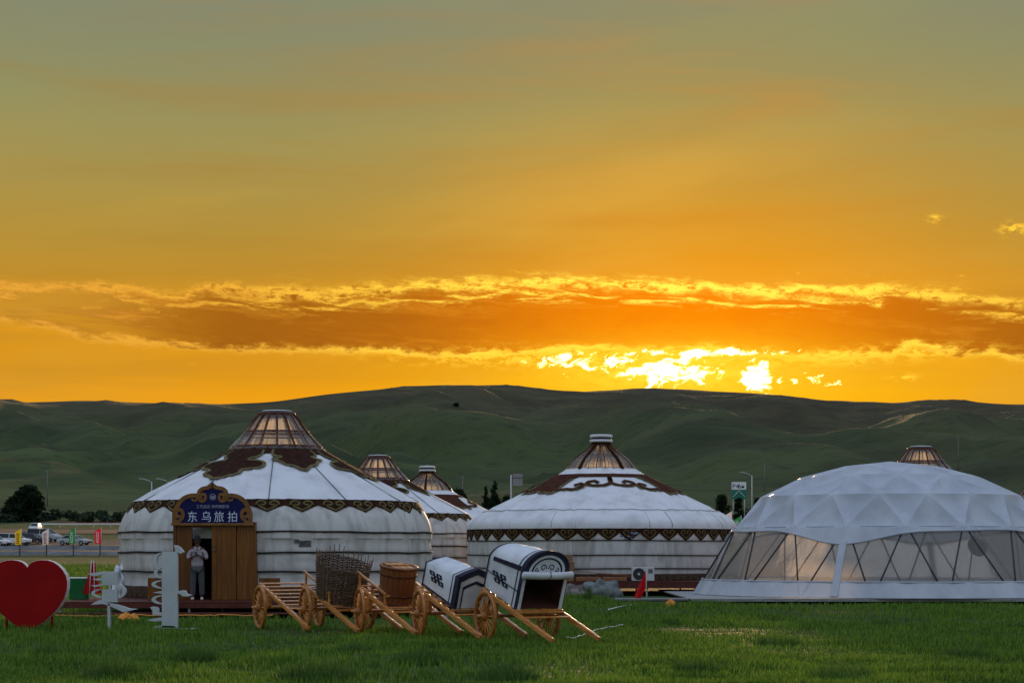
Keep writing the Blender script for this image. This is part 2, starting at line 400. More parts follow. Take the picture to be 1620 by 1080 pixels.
mat('tail_red', (.4, .01, .01), None, rough=.2)
mat('fence_rail', (.20, .21, .25), (.34, .35, .40), 1.5, .7, stretch=(.4, 1, 3), obj_rand=.25)
mat('fence_post', (.05, .055, .06), None, rough=.8)
for nm, c in (('flag_yellow', (.70, .55, .01)), ('flag_white', (.62, .62, .70)), ('flag_green', (.03, .25, .06)), ('flag_scarlet', (.62, .015, .03))):
    mat(nm, c, tuple(x*.85 for x in c), 4, .7, trans=.3)
mat('print_dark', (.05, .05, .06), None, rough=.7)
mat('print_light', (.7, .7, .72), None, rough=.7)
mat('asphalt', (.028, .029, .026), (.05, .048, .044), .6, .9)
mat('earth', (.045, .030, .023), (.075, .050, .038), .25, .95)
mat('bark', (.03, .022, .016), (.05, .038, .028), 6, .9)
mat('leaf', (.010, .018, .010), (.020, .034, .016), .6, .8, trans=.15, spec=.05)
mat('scrub', (.014, .028, .014), (.03, .05, .022), .12, .9, trans=.1)
mat('sign_green', (.02, .17, .12), None, rough=.5)
mat('sign_grey', (.26, .23, .24), (.31, .28, .28), 3, .6)
mat('rope_white', (.75, .75, .70), None, rough=.7)
mat('hose_orange', (.60, .25, .05), None, rough=.6)
mat('cloth_orange', (.65, .22, .03), (.75, .35, .08), 8, .7)
mat('cotton_shirt', (.30, .26, .30), (.38, .34, .37), 14, .85, .2)
mat('trousers', (.060, .065, .072), (.08, .085, .09), 10, .85, .2)
mat('skin', (.10, .05, .032), (.13, .065, .042), 8, .55)
mat('cap', (.02, .02, .025), None, rough=.8)
mat('shoe', (.55, .53, .50), None, rough=.6)
mat('bracket', (.1, .09, .08), None, rough=.5)
mat('patch_print', (.045, .045, .045), (.14, .14, .13), 6, .8)
mat('patch_blue', (.05, .08, .22), (.3, .33, .45), 8, .8)

# ------------------------------------------------------------------ terrain
def hash2(ix, iy, s):
    h = (ix*374761393+iy*668265263+s*974711) & 0xffffffff
    h = ((h ^ (h >> 13))*1274126177) & 0xffffffff
    return ((h ^ (h >> 16)) & 0xffff)/65535.0
def vnoise(x, y, s=0):
    ix = np.floor(x).astype(np.int64); iy = np.floor(y).astype(np.int64); fx = x-ix; fy = y-iy
    fx = fx*fx*fx*(fx*(fx*6-15)+10); fy = fy*fy*fy*(fy*(fy*6-15)+10)
    a, b, c, d = hash2(ix, iy, s), hash2(ix+1, iy, s), hash2(ix, iy+1, s), hash2(ix+1, iy+1, s)
    return (a*(1-fx)+b*fx)*(1-fy)+(c*(1-fx)+d*fx)*fy
def fbm(x, y, s=0, o=4):
    r = 0; a = .5; t = 0
    for i in range(o): r = r+a*vnoise(x*2**i, y*2**i, s+i); t += a; a *= .5
    return r/t
RIDGE_Y = 1500.0
RPX = [-1500, -900, -400, 0, 130, 230, 330, 430, 520, 640, 700, 760, 850, 920, 1050, 1110, 1200, 1300, 1400, 1470, 1540, 1575, 1620, 1900, 2400, 3200]
RPY = [690, 655, 648, 640, 633, 637, 640, 636, 623, 612, 609, 609, 617, 620, 616, 620, 629, 637, 637, 641, 646, 650, 645, 636, 655, 690]
_rx = np.linspace(-1500, 3200, 1200); _ry = np.interp(_rx, RPX, RPY)
_k = np.exp(-np.linspace(-2.2, 2.2, 25)**2); _k /= _k.sum(); _ry = np.convolve(np.pad(_ry, 12, 'edge'), _k, 'valid')
BY = [-300, 85, 120, 200, 262, 300, 380]; BZ = [0, 0, .28, 1.05, 2.35, 4.5, 7.4]
def ground_z(X, Y):
    X = np.asarray(X, float); Y = np.asarray(Y, float)
    lo = np.interp(Y, BY, BZ)
    px = 810+X/RIDGE_Y*F
    zr = CH+(HOR-np.interp(px, _rx, _ry))/F*RIDGE_Y
    t = np.clip((Y-380)/(RIDGE_Y-380), 0, 1)
    g = .45*t+1.25*t*t-.7*t**3
    hill = 7.4+(zr-7.4)*g
    env = np.sin(np.pi*np.clip(t, 0, 1)**1.05)**.9*np.clip(t*4, 0, 1)
    ang_ = .5
    rx = X*math.cos(ang_)+Y*math.sin(ang_); ry = -X*math.sin(ang_)+Y*math.cos(ang_)
    n1 = fbm(rx/210+5.3, ry/480+1.7, 11, 5)
    n2 = fbm(X/150+3.1, Y/330+9.2, 31, 4)
    rid = 1-np.abs(2*n2-1)
    r2 = 1-np.abs(2*fbm(X/85+1.3, Y/190+4.4, 91, 3)-1)
    hill = hill+env*((r2-.72)*20+(n1-.5)*50+(rid-.75)*34+(fbm(X/45, Y/60, 51, 3)-.5)*4.5)
    # a few named folds: spur below the summit, hollow on the left, ravine on the right
    px2 = 810+X/np.maximum(Y, 1)*F
    hill = hill-env*9*np.exp(-((px2-(300-.09*(Y-900)))/90)**2)*np.exp(-((Y-1050)/120)**2)
    hill = hill+env*10*np.exp(-((px2-(560+.32*(Y-700)))/60)**2)*np.exp(-((Y-1000)/260)**2)
    hill = hill-env*9*np.exp(-((px2-(1420-.45*(Y-1050)))/55)**2)*np.exp(-((Y-1150)/220)**2)
    back = zr-(Y-RIDGE_Y)*.03
    return np.where(Y < 380, lo, np.where(Y > RIDGE_Y, back, hill))
def gz(X, Y): return float(ground_z(np.array([X]), np.array([Y]))[0])
def gpt(px, Y): X = (px-810)/F*Y; return Vector((X, Y, gz(X, Y)))

def grid_mesh(name, Ys, Xs, zfun, material):
    ny, nx = len(Ys), len(Xs[0]); X = np.array(Xs); Y = np.repeat(np.array(Ys)[:, None], nx, 1)
    Z = zfun(X, Y); co = np.stack([X, Y, Z], -1).reshape(-1, 3)
    i = np.arange(ny-1)[:, None]*nx+np.arange(nx-1)[None]; q = np.stack([i, i+1, i+1+nx, i+nx], -1).reshape(-1, 4)
    me = bpy.data.meshes.new(name); me.vertices.add(len(co)); me.vertices.foreach_set('co', co.ravel())
    me.loops.add(q.size); me.loops.foreach_set('vertex_index', q.ravel().astype(np.int32))
    me.polygons.add(len(q)); me.polygons.foreach_set('loop_start', np.arange(0, q.size, 4, dtype=np.int32))
    me.polygons.foreach_set('use_smooth', np.ones(len(q), bool)); me.update(); me.validate()
    me.materials.append(material); return me
def terrain_material():
    m = bpy.data.materials.new('steppe'); m.use_nodes = True; t = m.node_tree; k = NT(t); b = t.nodes['Principled BSDF']
    g = k.n('ShaderNodeNewGeometry'); sp = k.n('ShaderNodeSeparateXYZ'); t.links.new(g.outputs['Position'], sp.inputs[0])
    x, y, z = sp.outputs
    def v(sx, sy): return k.vec(k.m('MULTIPLY', x, sx), k.m('MULTIPLY', y, sy), k.m('MULTIPLY', z, sx))
    near = k.mix(k.smooth(k.noise(v(1.2, 1.2), 1.0, 6, .65), .3, .7), (.020, .042, .008, 1), (.042, .074, .014, 1))
    near = k.mix(k.m('MULTIPLY', k.smooth(k.noise(v(.35, .35), 1.0, 5, .6), .58, .70), .15), near, (.075, .062, .035, 1))
    green = k.mix(k.smooth(k.noise(v(.008, .012), 1.0, 6, .6, .6), .3, .7), (.019, .033, .010, 1), (.064, .092, .028, 1))
    dry_warm = k.mix(k.smooth(k.noise(v(.02, .03), 1.0, 5, .6), .3, .7), (.040, .032, .016, 1), (.076, .061, .030, 1))
    w = k.m('ADD', k.m('MULTIPLY', k.smooth(z, 40, 125), .75), k.m('MULTIPLY_ADD', k.noise(v(.0035, .005), 1.0, 5, .6), 1.1, -.62))
    w = k.m('ADD', w, k.m('MULTIPLY', k.smooth(x, -200.0, 300.0), .55), clamp=True)  # warm sun haze painted in towards ridge and right, over random dry patches
    hill = k.mix(w, green, dry_warm)
    fine = k.noise(v(.11, .16), 1.0, 6, .7)
    hill = k.mix(k.m('MULTIPLY', k.smooth(fine, .48, .74), .7), hill, (.014, .020, .012, 1))
    pale = k.noise(v(.004, .028), 1.0, 5, .6, 1.2)
    hill = k.mix(k.m('MULTIPLY', k.smooth(pale, .58, .66), .30), hill, (.085, .082, .055, 1))
    mid = k.mix(k.smooth(k.noise(v(.07, .07), 1.0, 6, .6), .3, .7), (.018, .040, .010, 1), (.036, .068, .018, 1))
    col = k.mix(k.smooth(y, 300, 420), k.mix(k.smooth(y, 60, 110), near, mid), hill)
    k.put(b.inputs['Base Color'], col); b.inputs['Roughness'].default_value = .95; b.inputs['Specular IOR Level'].default_value = .15
    bp = k.n('ShaderNodeBump'); bp.inputs['Strength'].default_value = .8; bp.inputs['Distance'].default_value = 2.2
    t.links.new(k.noise(v(.12, .12), 1.0, 6, .7), bp.inputs['Height']); t.links.new(bp.outputs[0], b.inputs['Normal'])
    MAT['steppe'] = m; return m
terrain_material()
Ys = list(np.linspace(-120, 80, 30))+list(np.linspace(86, 380, 60))+list(np.linspace(386, 1500, 190))+list(np.linspace(1512, 3200, 20))
Xs = [np.linspace(-1, 1, 380)*(130+1.05*abs(Y)) for Y in Ys]
tag(link('hills', grid_mesh('hills', Ys, Xs, ground_z, MAT['steppe'])), kind='structure')

# ------------------------------------------------------------------ yurts
def edging(prof, pts, off, w, dr, env, rad, m):
    q = []
    for a, b in zip(pts, pts[1:]):
        n = max(2, int(math.hypot((b[0]-a[0])*rad, b[1]-a[1])/.06))
        for i in range(n): q.append(((a[0]+(b[0]-a[0])*i/n)*rad, a[1]+(b[1]-a[1])*i/n))
    q.append((pts[-1][0]*rad, pts[-1][1])); q = [q[0]]+[((q[i-1][0]+q[i][0]+q[i+1][0])/3, (q[i-1][1]+q[i][1]+q[i+1][1])/3) for i in range(1, len(q)-1)]+[q[-1]]
    vs, fs = ribbon(q, w, 1); mb = MB(); mb.add([surf(prof, x/rad, y, off, dr, env) for x, y in vs], fs); return mb.mesh('edging', m, True)
class Prof:
    def __init__(s, pts, it=2):
        p = [Vector(q) for q in pts]
        for _ in range(it):
            q = [p[0]]
            for a, b in zip(p, p[1:]): q += [a.lerp(b, .25), a.lerp(b, .75)]
            q.append(p[-1]); p = q
        s.p = p; s.c = [0]
        for a, b in zip(p, p[1:]): s.c.append(s.c[-1]+(b-a).length)
        s.L = s.c[-1]
    def at(s, t):
        t = min(max(t, 0), s.L)
        for i in range(len(s.p)-1):
            if s.c[i+1] >= t-1e-9: break
        a, b = s.p[i], s.p[i+1]; q = (t-s.c[i])/max(s.c[i+1]-s.c[i], 1e-9)
        r, z = a.lerp(b, q); d = (b-a).normalized()
        return r, z, -d.y, d.x                 # normal (outward for profiles going down and out)
    def t_at_z(s, z):
        for i in range(len(s.p)-1):
            a, b = s.p[i], s.p[i+1]
            if (a.y-z)*(b.y-z) <= 0 and a.y != b.y: return s.c[i]+(s.c[i+1]-s.c[i])*(a.y-z)/(a.y-b.y)
        return 0
def pleats(seed, n, amp):
    rg = random.Random(seed); w = [(rg.randint(9, n), rg.uniform(0, 6.28), rg.uniform(.3, 1)) for _ in range(9)]
    def f(ph): return amp*sum(a*(1-abs(math.sin(k*ph/2+p)))**3 for k, p, a in w)
    return f
def surf(prof, ph, t, off, dr=None, env=None):
    r, z, nr, nz = prof.at(t)
    o = off+((dr(ph)*(env(t) if env else 1)) if dr else 0)
    r += nr*o; z += nz*o
    return (r*math.sin(ph), -r*math.cos(ph), z)
def surf_mesh(prof, n, rows, dr=None, env=None, off=0, t0=0, t1=None):
    mb = MB(); t1 = prof.L if t1 is None else t1
    for i in range(rows+1):
        t = t0+(t1-t0)*i/rows
        for j in range(n): mb.v.append(surf(prof, 2*math.pi*j/n, t, off, dr, env))
    for i in range(rows):
        for j in range(n):
            k = (j+1) % n; mb.f.append((i*n+j, (i+1)*n+j, (i+1)*n+k, i*n+k))
    return mb
def patch(prof, poly, off, step=.1, dr=None, env=None, rad=2.4):
    """2-D shape (x = angle in radians, y = distance down the profile) laid on a surface of revolution"""
    mb = MB()
    vs, fs = fill([(x*rad, y) for x, y in poly], step)
    mb.add([surf(prof, x/rad, y, off, dr, env) for x, y in vs], fs)
    return mb
def dagged_mesh(prof, t0, n, h_val, h_tip, off, round_=False):
    """one pendant of the eave valance, hanging from t0"""
    w = 2*math.pi/n; cols, rows = 10, 4; mb = MB()
    for j in range(cols+1):
        u = j/cols; q = 1-abs(2*u-1)
        hh = h_val+(h_tip-h_val)*(q**(.8 if round_ else 1.15))
        for i in range(rows+1): mb.v.append(surf(prof, (u-.5)*w, t0+hh*i/rows, off))
    for j in range(cols):
        for i in range(rows):
            a = j*(rows+1)+i; mb.f.append((a, a+1, a+rows+2, a+rows+1))
    return mb
def curl_mesh(prof, t0, n, h_val, h_tip, off, r_ref, kind):
    w = 2*math.pi/n*r_ref; mb = MB(); H = h_tip
    for sgn in (-1, 1):
        if kind == 'a':
            path = [(0, .86*H), (.2*w, .62*H), (.33*w, .42*H)]+spiral((.17*w, .36*H), .17*w, .045*w, 20, -330, 26, .30*H/(.17*w)*.9)
            ww = .05
        else:
            path = [(0, .80*H), (.2*w, .55*H), (.32*w, .28*H)]+spiral((.15*w, .34*H), .15*w, .05*w, -35, -260, 18, .9)
            ww = .04
        vs, fs = ribbon([(x*sgn, y) for x, y in path], ww, .5)
        mb.add([surf(prof, x/r_ref, t0+y, off) for x, y in vs], fs)
    return mb
CACHE = {}
def cached(key, fn):
    if key not in CACHE: CACHE[key] = fn()
    return CACHE[key]
def crown_a(root, seed):
    """lantern crown: bent ribs under clear film, round lid"""
    pr = Prof([(.51, 5.46), (.66, 5.30), (.86, 5.02), (1.07, 4.74), (1.27, 4.52), (1.37, 4.40)], 2)
    def rib():
        mb = MB(); mb.tube([surf(pr, 0, pr.L*i/10, .02) for i in range(11)], .032, 6); return mb.mesh('rib', 'rib_wood', True)
    for j in range(16): link('rib', cached('ribA', rib), root, rot=(0, 0, 2*math.pi*(j+.35)/16))
    for nm, t, w in (('mid_ring', .52, .04), ('mid_ring', .60, .03), ('base_ring', .97, .06), ('top_ring', .03, .05)):
        def ring(t=t, w=w):
            r, z, _, _ = pr.at(pr.L*t); mb = MB(); r += .06
            mb.lathe([(r-.05-w*.4, z-w), (r-.05+w*.4, z-w), (r-.05+w*.4, z+w), (r-.05-w*.4, z+w)], 48, close=True); return mb.mesh('ring', 'rib_wood', True)
        link(nm, cached('ringA%s' % t, ring), root)
    def cap():
        mb = MB(); mb.lathe([(.50, 5.40), (.55, 5.42), (.565, 5.46), (.55, 5.50), (.44, 5.545), (.2, 5.555), (0.01, 5.56)], 40); mb.disc(.5, 5.40, 40, False); return mb.mesh('lid', 'cap_dark', True)
    link('lid', cached('capA', cap), root)
    def lidtop():
        mb = MB(); mb.lathe([(.47, 5.545), (.42, 5.568), (.2, 5.585), (.01, 5.59)], 40); return mb.mesh('lid_cover', 'canvas', True)
    link('lid_cover', cached('capAt', lidtop), root)
    def flm():
        dr = pleats(seed, 60, .028); return surf_mesh(pr, 160, 14, dr, lambda t: .25+t/pr.L, .0).mesh('crown_film', 'crown_film', True)
    link('crown_film', cached('filmA', flm), root)
    def collar():
        mb = MB(); mb.lathe([(1.30, 4.47), (1.39, 4.43), (1.46, 4.37), (1.44, 4.33)], 96, lambda ph, i, r, z: .02*math.sin(23*ph)+.015*math.sin(41*ph+1)); return mb.mesh('film_collar', 'crown_film', True)
    link('film_collar', cached('collA', collar), root)
def crown_d(root, seed):
    """bell crown with a necked white lid"""
    s = 36.6; z0 = .57
    Z = lambda y: 1.85+(HOR-y)/s-z0
    pr = Prof([(13/s, Z(699)), (14/s, Z(704)), (22.5/s, Z(712.5)), (35/s, Z(720.5)), (47/s, Z(731)), (56/s, Z(744))], 2)
    def thick():
        mb = MB(); mb.tube([surf(pr, 0, pr.L*i/12, .02) for i in range(13)], [.05+.035*i/12 for i in range(13)], 6); return mb.mesh('rib', 'felt_brown', True)
    def thin():
        mb = MB(); mb.tube([surf(pr, 0, pr.L*i/12, .02) for i in range(13)], .019, 6); return mb.mesh('rib', 'rib_wood', True)
    for j in range(5): link('arch_rib', cached('thickD', thick), root, rot=(0, 0, R(-36+72*j)))
    for j in range(25):
        if j % 5: link('rib', cached('thinD', thin), root, rot=(0, 0, R(-36+14.4*j)))
    for nm, t, w in (('mid_ring', .50, .035), ('base_ring', .97, .05)):
        def ring(t=t, w=w):
            r, z, _, _ = pr.at(pr.L*t); mb = MB(); mb.lathe([(r-.06, z-w), (r-.01, z-w), (r-.01, z+w), (r-.06, z+w)], 48, close=True); return mb.mesh('ring', 'rib_wood', True)
        link(nm, cached('ringD%s' % t, ring), root)
    def flm():
        return surf_mesh(pr, 120, 16, pleats(seed, 40, .02), lambda t: .3+t/pr.L).mesh('crown_film', 'crown_film', True)
    link('crown_film', cached('filmD', flm), root)
    for nm, ya, yb, r, m in (('lid_base', 699.5, 695.2, 18.5, 'canvas'), ('lid_groove', 695.2, 692, 16, 'cap_dark'), ('lid', 692, 687.5, 18, 'canvas')):
        def dsc(ya=ya, yb=yb, r=r, m=m):
            mb = MB(); mb.lathe([(.01, Z(ya)), (r*.96/s, Z(ya)), (r/s, Z(ya*.7+yb*.3)), (r/s, Z(ya*.3+yb*.7)), (r*.9/s, Z(yb)), (.01, Z(yb)+(.03 if nm == 'lid' else 0))], 40); return mb.mesh(nm, m, True)
        link(nm, cached('lidD'+nm, dsc), root)
    def nar():
        mb = MB(); mb.lathe([(13.6/s, Z(704)), (14/s, Z(699))], 40); return mb.mesh('neck_band', 'felt_brown', True)
    link('neck_band', cached('neckD', nar), root)

mat('shade_lining', (.035, .02, .013), (.06, .034, .022), 3, .9, spec=.05)  # interior shade put into the colour of this inner shell
ROOF_A = Prof([(1.34, 4.42), (1.37, 4.38), (2.4, 3.79), (3.4, 3.25), (4.10, 2.86), (4.27, 2.79)], 1)
SHO_A = Prof([(4.24, 2.78), (4.40, 2.56), (4.53, 2.32), (4.61, 2.08), (4.64, 1.88), (4.64, 1.7)], 2)
plA = pleats(3, 64, .04)
def yurt_a(label, loc, scale=1.0, rz=0, low=True, group='yurts with lantern crowns', door=None):
    root = thing('yurt', label, 'yurt', loc, rz, group); root.scale = (scale,)*3
    env = lambda t: .03+.97*(t/ROOF_A.L)**1.8*(1-.75*max(0, (t/ROOF_A.L-.86)/.14))
    link('roof', cached('roofA', lambda: surf_mesh(ROOF_A, 360, 20, plA, env).mesh('roof', 'canvas', True)), root)
    # appliqué: brown collar and alternating cloud motifs with olive edging
    zt = lambda y: ROOF_A.t_at_z(1.85+(HOR-y)/52.4-.45)
    def ring(t0, t1, off, m): return surf_mesh(ROOF_A, 180, 3, plA, env, off, t0, t1).mesh('applique_ring', m, True)
    link('applique_ring', cached('apr', lambda: ring(.03, zt(722), .026, 'felt_brown')), root)
    half = [(20, 717), (20.5, 724), (17, 729), (11, 731), (11, 734), (18, 734.5), (24, 737), (26, 742), (23.5, 747), (16, 748.5), (11, 750.5), (13, 754), (11, 758), (5, 760.5), (0, 766)]
    small = [(21, 717), (22, 724), (18, 728), (13, 728), (15, 731), (22, 732.5), (15, 736), (12, 741), (6, 743.5), (0, 752)]
    def motif(hf, k, off, m):
        yc = 717
        pts = [(R(a*k*(1.04 if k > 1 else 1)), zt(yc+(y-yc)*k)) for a, y in hf]
        poly = [(-x, y) for x, y in pts]+[(x, y) for x, y in reversed(pts[:-1])]
        if m == 'olive': return edging(ROOF_A, poly, off, .10, plA, env, 2.2, m)
        return patch(ROOF_A, poly, off, .09, plA, env, 2.2).mesh('motif', m, True)
    for j in range(7):
        rot = (0, 0, R(-27+51.5*j))
        hf, nm = (half, 'big') if j % 2 == 0 else (small, 'small')
        e = link('cloud_motif', cached('mo'+nm, lambda: motif(hf, 1.0, .034, 'felt_brown')), root, rot=rot)
        link('motif_edging', cached('me'+nm, lambda: motif(hf, 1.0, .046, 'olive')), e)
    for j in range(12): link('roof_cord', cached('cordA%d' % j, lambda: MB().tube([surf(ROOF_A, R(30*j+4), .1+(ROOF_A.L-.1)*i/14, .014, plA, env) for i in range(15)], .014, 5).mesh('roof_cord', 'tarp', True)), root)
    def shade_lining():  # inner shell added to keep the room behind the doorway dark
        mb = surf_mesh(ROOF_A, 96, 8, None, None, -.10, .1); mb.lathe([(4.15, 2.68), (4.42, 2.3), (4.52, 1.88), (4.52, .02)], 96)
        if door: mb.f = [f for f in mb.f if not (door[0] < sum(mb.v[i][0] for i in f)/4 < door[1] and sum(mb.v[i][1] for i in f) < 0 and sum(mb.v[i][2] for i in f)/4 < 2.3)]
        return mb.mesh('shade_lining', 'shade_lining', True)
    link('shade_lining', cached('shade_liningA%s' % bool(door), shade_lining), root)
    if not low: return root
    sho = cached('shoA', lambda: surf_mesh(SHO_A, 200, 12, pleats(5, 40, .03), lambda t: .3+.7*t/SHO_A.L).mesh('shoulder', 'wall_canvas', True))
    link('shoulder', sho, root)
    NP = 29
    pend = cached('penA', lambda: dagged_mesh(SHO_A, .0, NP, .22, .43, .035).mesh('valance_pendant', 'felt_brown', True))
    curl = cached('curA', lambda: curl_mesh(SHO_A, .0, NP, .22, .43, .043, 4.4, 'a').mesh('curl', 'olive', True))
    for j in range(NP):
        o = link('valance_pendant', pend, root, rot=(0, 0, 2*math.pi*(j+.3)/NP)); link('curl', curl, o)
    # wall with bulging bands, door opening cut where the doorway stands
    bands = [1.88, 1.30, .77]
    pr = []
    zz = np.linspace(1.90, .34, 40)
    for z in zz:
        d = min(abs(z-b) for b in bands); pr.append((4.64-.022*math.exp(-(d/.05)**2)+.012*math.sin(z*7), z))
    mb = MB(); fz = pleats(9, 34, .022)
    mb.lathe(pr, 240, lambda ph, i, r, z: fz(ph)*(.4+.6*abs(math.sin(z*6))))
    if door:
        xa, xb, zb = door; keep = []
        for f in mb.f:
            c = [sum(mb.v[i][q] for i in f)/4 for q in range(3)]
            if not (xa < c[0] < xb and c[1] < 0 and c[2] < zb): keep.append(f)
        mb.f = keep
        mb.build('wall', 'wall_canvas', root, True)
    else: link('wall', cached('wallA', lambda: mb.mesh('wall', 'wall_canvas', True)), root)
    for b in bands:
        m2 = MB(); ph = random.uniform(0, 6)
        m2.lathe([(4.66, b-.026), (4.715, b-.020), (4.715, b+.020), (4.66, b+.026)], 160, None)
        m2.v = [(x, y, z+.012*math.sin(5*math.atan2(y, x)+ph)+.006*math.sin(17*math.atan2(y, x))) for x, y, z in m2.v]
        if door: m2.f = [f for f in m2.f if not (door[0] < sum(m2.v[i][0] for i in f)/4 < door[1] and m2.v[f[0]][1] < 0)]
        m2.build('rope_band', 'rope_black', root)
    m3 = MB(); m3.lathe([(4.70, 0.0), (4.70, .33), (4.66, .35)], 160)
    if door: m3.f = [f for f in m3.f if not (door[0] < sum(m3.v[i][0] for i in f)/4 < door[1] and m3.v[f[0]][1] < 0)]
    sk = m3.build('skirt', 'skirt_brown', root, True)
    m4 = MB(); sp = Prof([(4.715, .34), (4.715, 0.01)], 0)
    for j in range(84):
        a = 2*math.pi*j/84
        x4 = 4.7*math.sin(a)
        if door and door[0]-.2 < x4 < door[1]+.2 and math.cos(a) > 0: continue
        vs, fs = ribbon([(-.14, .27), (-.12, .14)]+spiral((-.02, .14), .10, .035, 180, 480, 14, 1), .035, .6)
        m4.add([surf(sp, a+x/4.7, .33-y, .0) for x, y in vs], fs)
    tag(m4.build('skirt_scrolls', 'olive', sk), kind='stuff')
    return root

ROOF_D = Prof([(1.48, 4.74), (1.62, 4.64), (1.91, 4.45), (3.54, 3.585), (4.70, 2.99), (5.28, 2.76), (5.70, 2.46), (5.83, 2.26), (5.80, 2.12)], 1)
WALL_D = Prof([(5.77, 2.14), (5.77, .0)], 0)
plD = pleats(21, 90, .045)
def envD(t):
    q = t/ROOF_D.L; return .12+.9*max(0, min(1, (q-.22)*1.9))*(1 if q < .72 else .45)
def yurt_d(label, loc, scale=1.0, rz=0, group='yurts with bell crowns'):
    root = thing('yurt', label, 'yurt', loc, rz, group); root.scale = (scale,)*3
    link('roof', cached('roofD', lambda: surf_mesh(ROOF_D, 420, 30, plD, envD).mesh('roof', 'canvas', True)), root)
    zt = lambda y: ROOF_D.t_at_z(1.85+(HOR-y)/36.6-.57)
    def seam():
        mb = MB(); t = zt(811)
        mb.tube([surf(ROOF_D, 2*math.pi*j/180, t+.02*math.sin(9*j), .03, plD, envD) for j in range(181)], .014, 5, False); return mb.mesh('roof_seam', 'tarp', True)
    link('roof_seam', cached('seamD', seam), root)
    def rad():
        mb = MB(); mb.tube([surf(ROOF_D, 0, zt(812)+.05+(ROOF_D.L-zt(812)-.1)*i/8, .012) for i in range(9)], .01, 5); return mb.mesh('hem_seam', 'tarp', True)
    for j in range(36): link('hem_seam', cached('radD', rad), root, rot=(0, 0, 2*math.pi*j/36))
    def ring(): return surf_mesh(ROOF_D, 200, 3, plD, envD, .032, zt(752.5), zt(757.5)).mesh('applique_ring', 'felt_brown_red', True)
    link('applique_ring', cached('ringDa', ring), root)
    def ribb(paths, off, m, ww, key):
        mb = MB()
        for p in paths:
            q = [(R(a), zt(y)) for a, y in p]
            dense = []
            for a, b in zip(q, q[1:]):
                for i in range(3): dense.append((a[0]+(b[0]-a[0])*i/3, a[1]+(b[1]-a[1])*i/3))
            dense.append(q[-1])
            sc = [(x*2.9, y) for x, y in dense]; vs, fs = ribbon(sc, ww, .55)
            mb.add([surf(ROOF_D, x/2.9, y, off, plD, envD) for x, y in vs], fs)
        return mb.mesh('scroll', m, True)
    # pairs of scrolls on a short stem, and wide wings between them
    stem = [[(0, 758), (0, 768), (sg*6, 772), (sg*16, 772.5), (sg*21, 769.5), (sg*20, 766), (sg*15, 764.5), (sg*11.5, 766.5), (sg*13, 768.5)] for sg in (-1, 1)]
    wing = [(0, 756), (-27, 756), (-27, 757.5), (-22, 761), (-19, 767), (-18, 773), (-19, 781), (-16, 786), (-11, 783.5), (-6, 784.5), (0, 781)]
    wing = wing+[(-a, y) for a, y in reversed(wing[1:-1])]
    def wpoly(k, off, m):
        pl_ = [(R(a), zt(y)) for a, y in wing]
        if m == 'olive': return edging(ROOF_D, pl_[1:-1] if False else pl_[2:-2], off, .11, plD, envD, 3.0, m)
        return patch(ROOF_D, pl_, off, .11, plD, envD, 3.0).mesh('wing_motif', m, True)
    cur = [[(sg*15, 781), (sg*22, 778.5), (sg*30, 779), (sg*36, 775.5), (sg*36.5, 771.5), (sg*33, 769.5), (sg*30, 771), (sg*31, 773.5)] for sg in (-1, 1)]
    for j in range(3):
        rot0 = (0, 0, R(9+120*j))
        o = link('scroll_motif', cached('scrD', lambda: ribb(stem, .046, 'felt_brown_red', .17, 0)), root, rot=rot0)
        link('scroll_edging', cached('scrDe', lambda: ribb(stem, .034, 'olive', .25, 0)), o)
        rot1 = (0, 0, R(69+120*j))
        w = link('wing_motif', cached('winD', lambda: wpoly(.93, .040, 'felt_brown_red')), root, rot=rot1)
        link('wing_edging', cached('winDe', lambda: wpoly(1.03, .052, 'olive')), w)
        for i_ in (0, 1):
            ws = link('wing_scroll', cached('wcuD%d' % i_, lambda: ribb(cur[i_:i_+1], .060, 'felt_brown_red', .17, 0)), w)
            link('scroll_edging', cached('wcuDe%d' % i_, lambda: ribb(cur[i_:i_+1], .048, 'olive', .26, 0)), w)
    mb = MB(); fz = pleats(13, 40, .010); bands = [1.63, 1.03, .49]
    mb.lathe([(5.77-.02*math.exp(-(min(abs(z-b) for b in bands)/.05)**2), z) for z in np.linspace(2.16, .26, 34)], 240, lambda ph, i, r, z: fz(ph)*.8)
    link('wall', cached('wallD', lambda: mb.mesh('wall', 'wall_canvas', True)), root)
    for b in bands:
        def band(b=b):
            m2 = MB(); m2.lathe([(5.78, b-.02), (5.83, b-.015), (5.83, b+.015), (5.78, b+.02)], 160)
            m2.v = [(x, y, z+.012*math.sin(4*math.atan2(y, x)+b)) for x, y, z in m2.v]; return m2.mesh('rope_band', 'rope_black')
        link('rope_band', cached('bandD%s' % b, band), root)
    NP = 43
    pend = cached('penD', lambda: dagged_mesh(WALL_D, .03, NP, .18, .48, .035, True).mesh('valance_pendant', 'felt_brown', True))
    curl = cached('curD', lambda: curl_mesh(WALL_D, .03, NP, .18, .48, .043, 5.8, 'd').mesh('curl', 'olive', True))
    for j in range(NP):
        o = link('valance_pendant', pend, root, rot=(0, 0, 2*math.pi*(j+.4)/NP)); link('curl', curl, o)
    def skirt():
        m3 = MB(); m3.lathe([(5.84, 0), (5.84, .26), (5.79, .28)], 160); return m3.mesh('skirt', 'skirt_brown', True)
    sk = link('skirt', cached('skD', skirt), root)
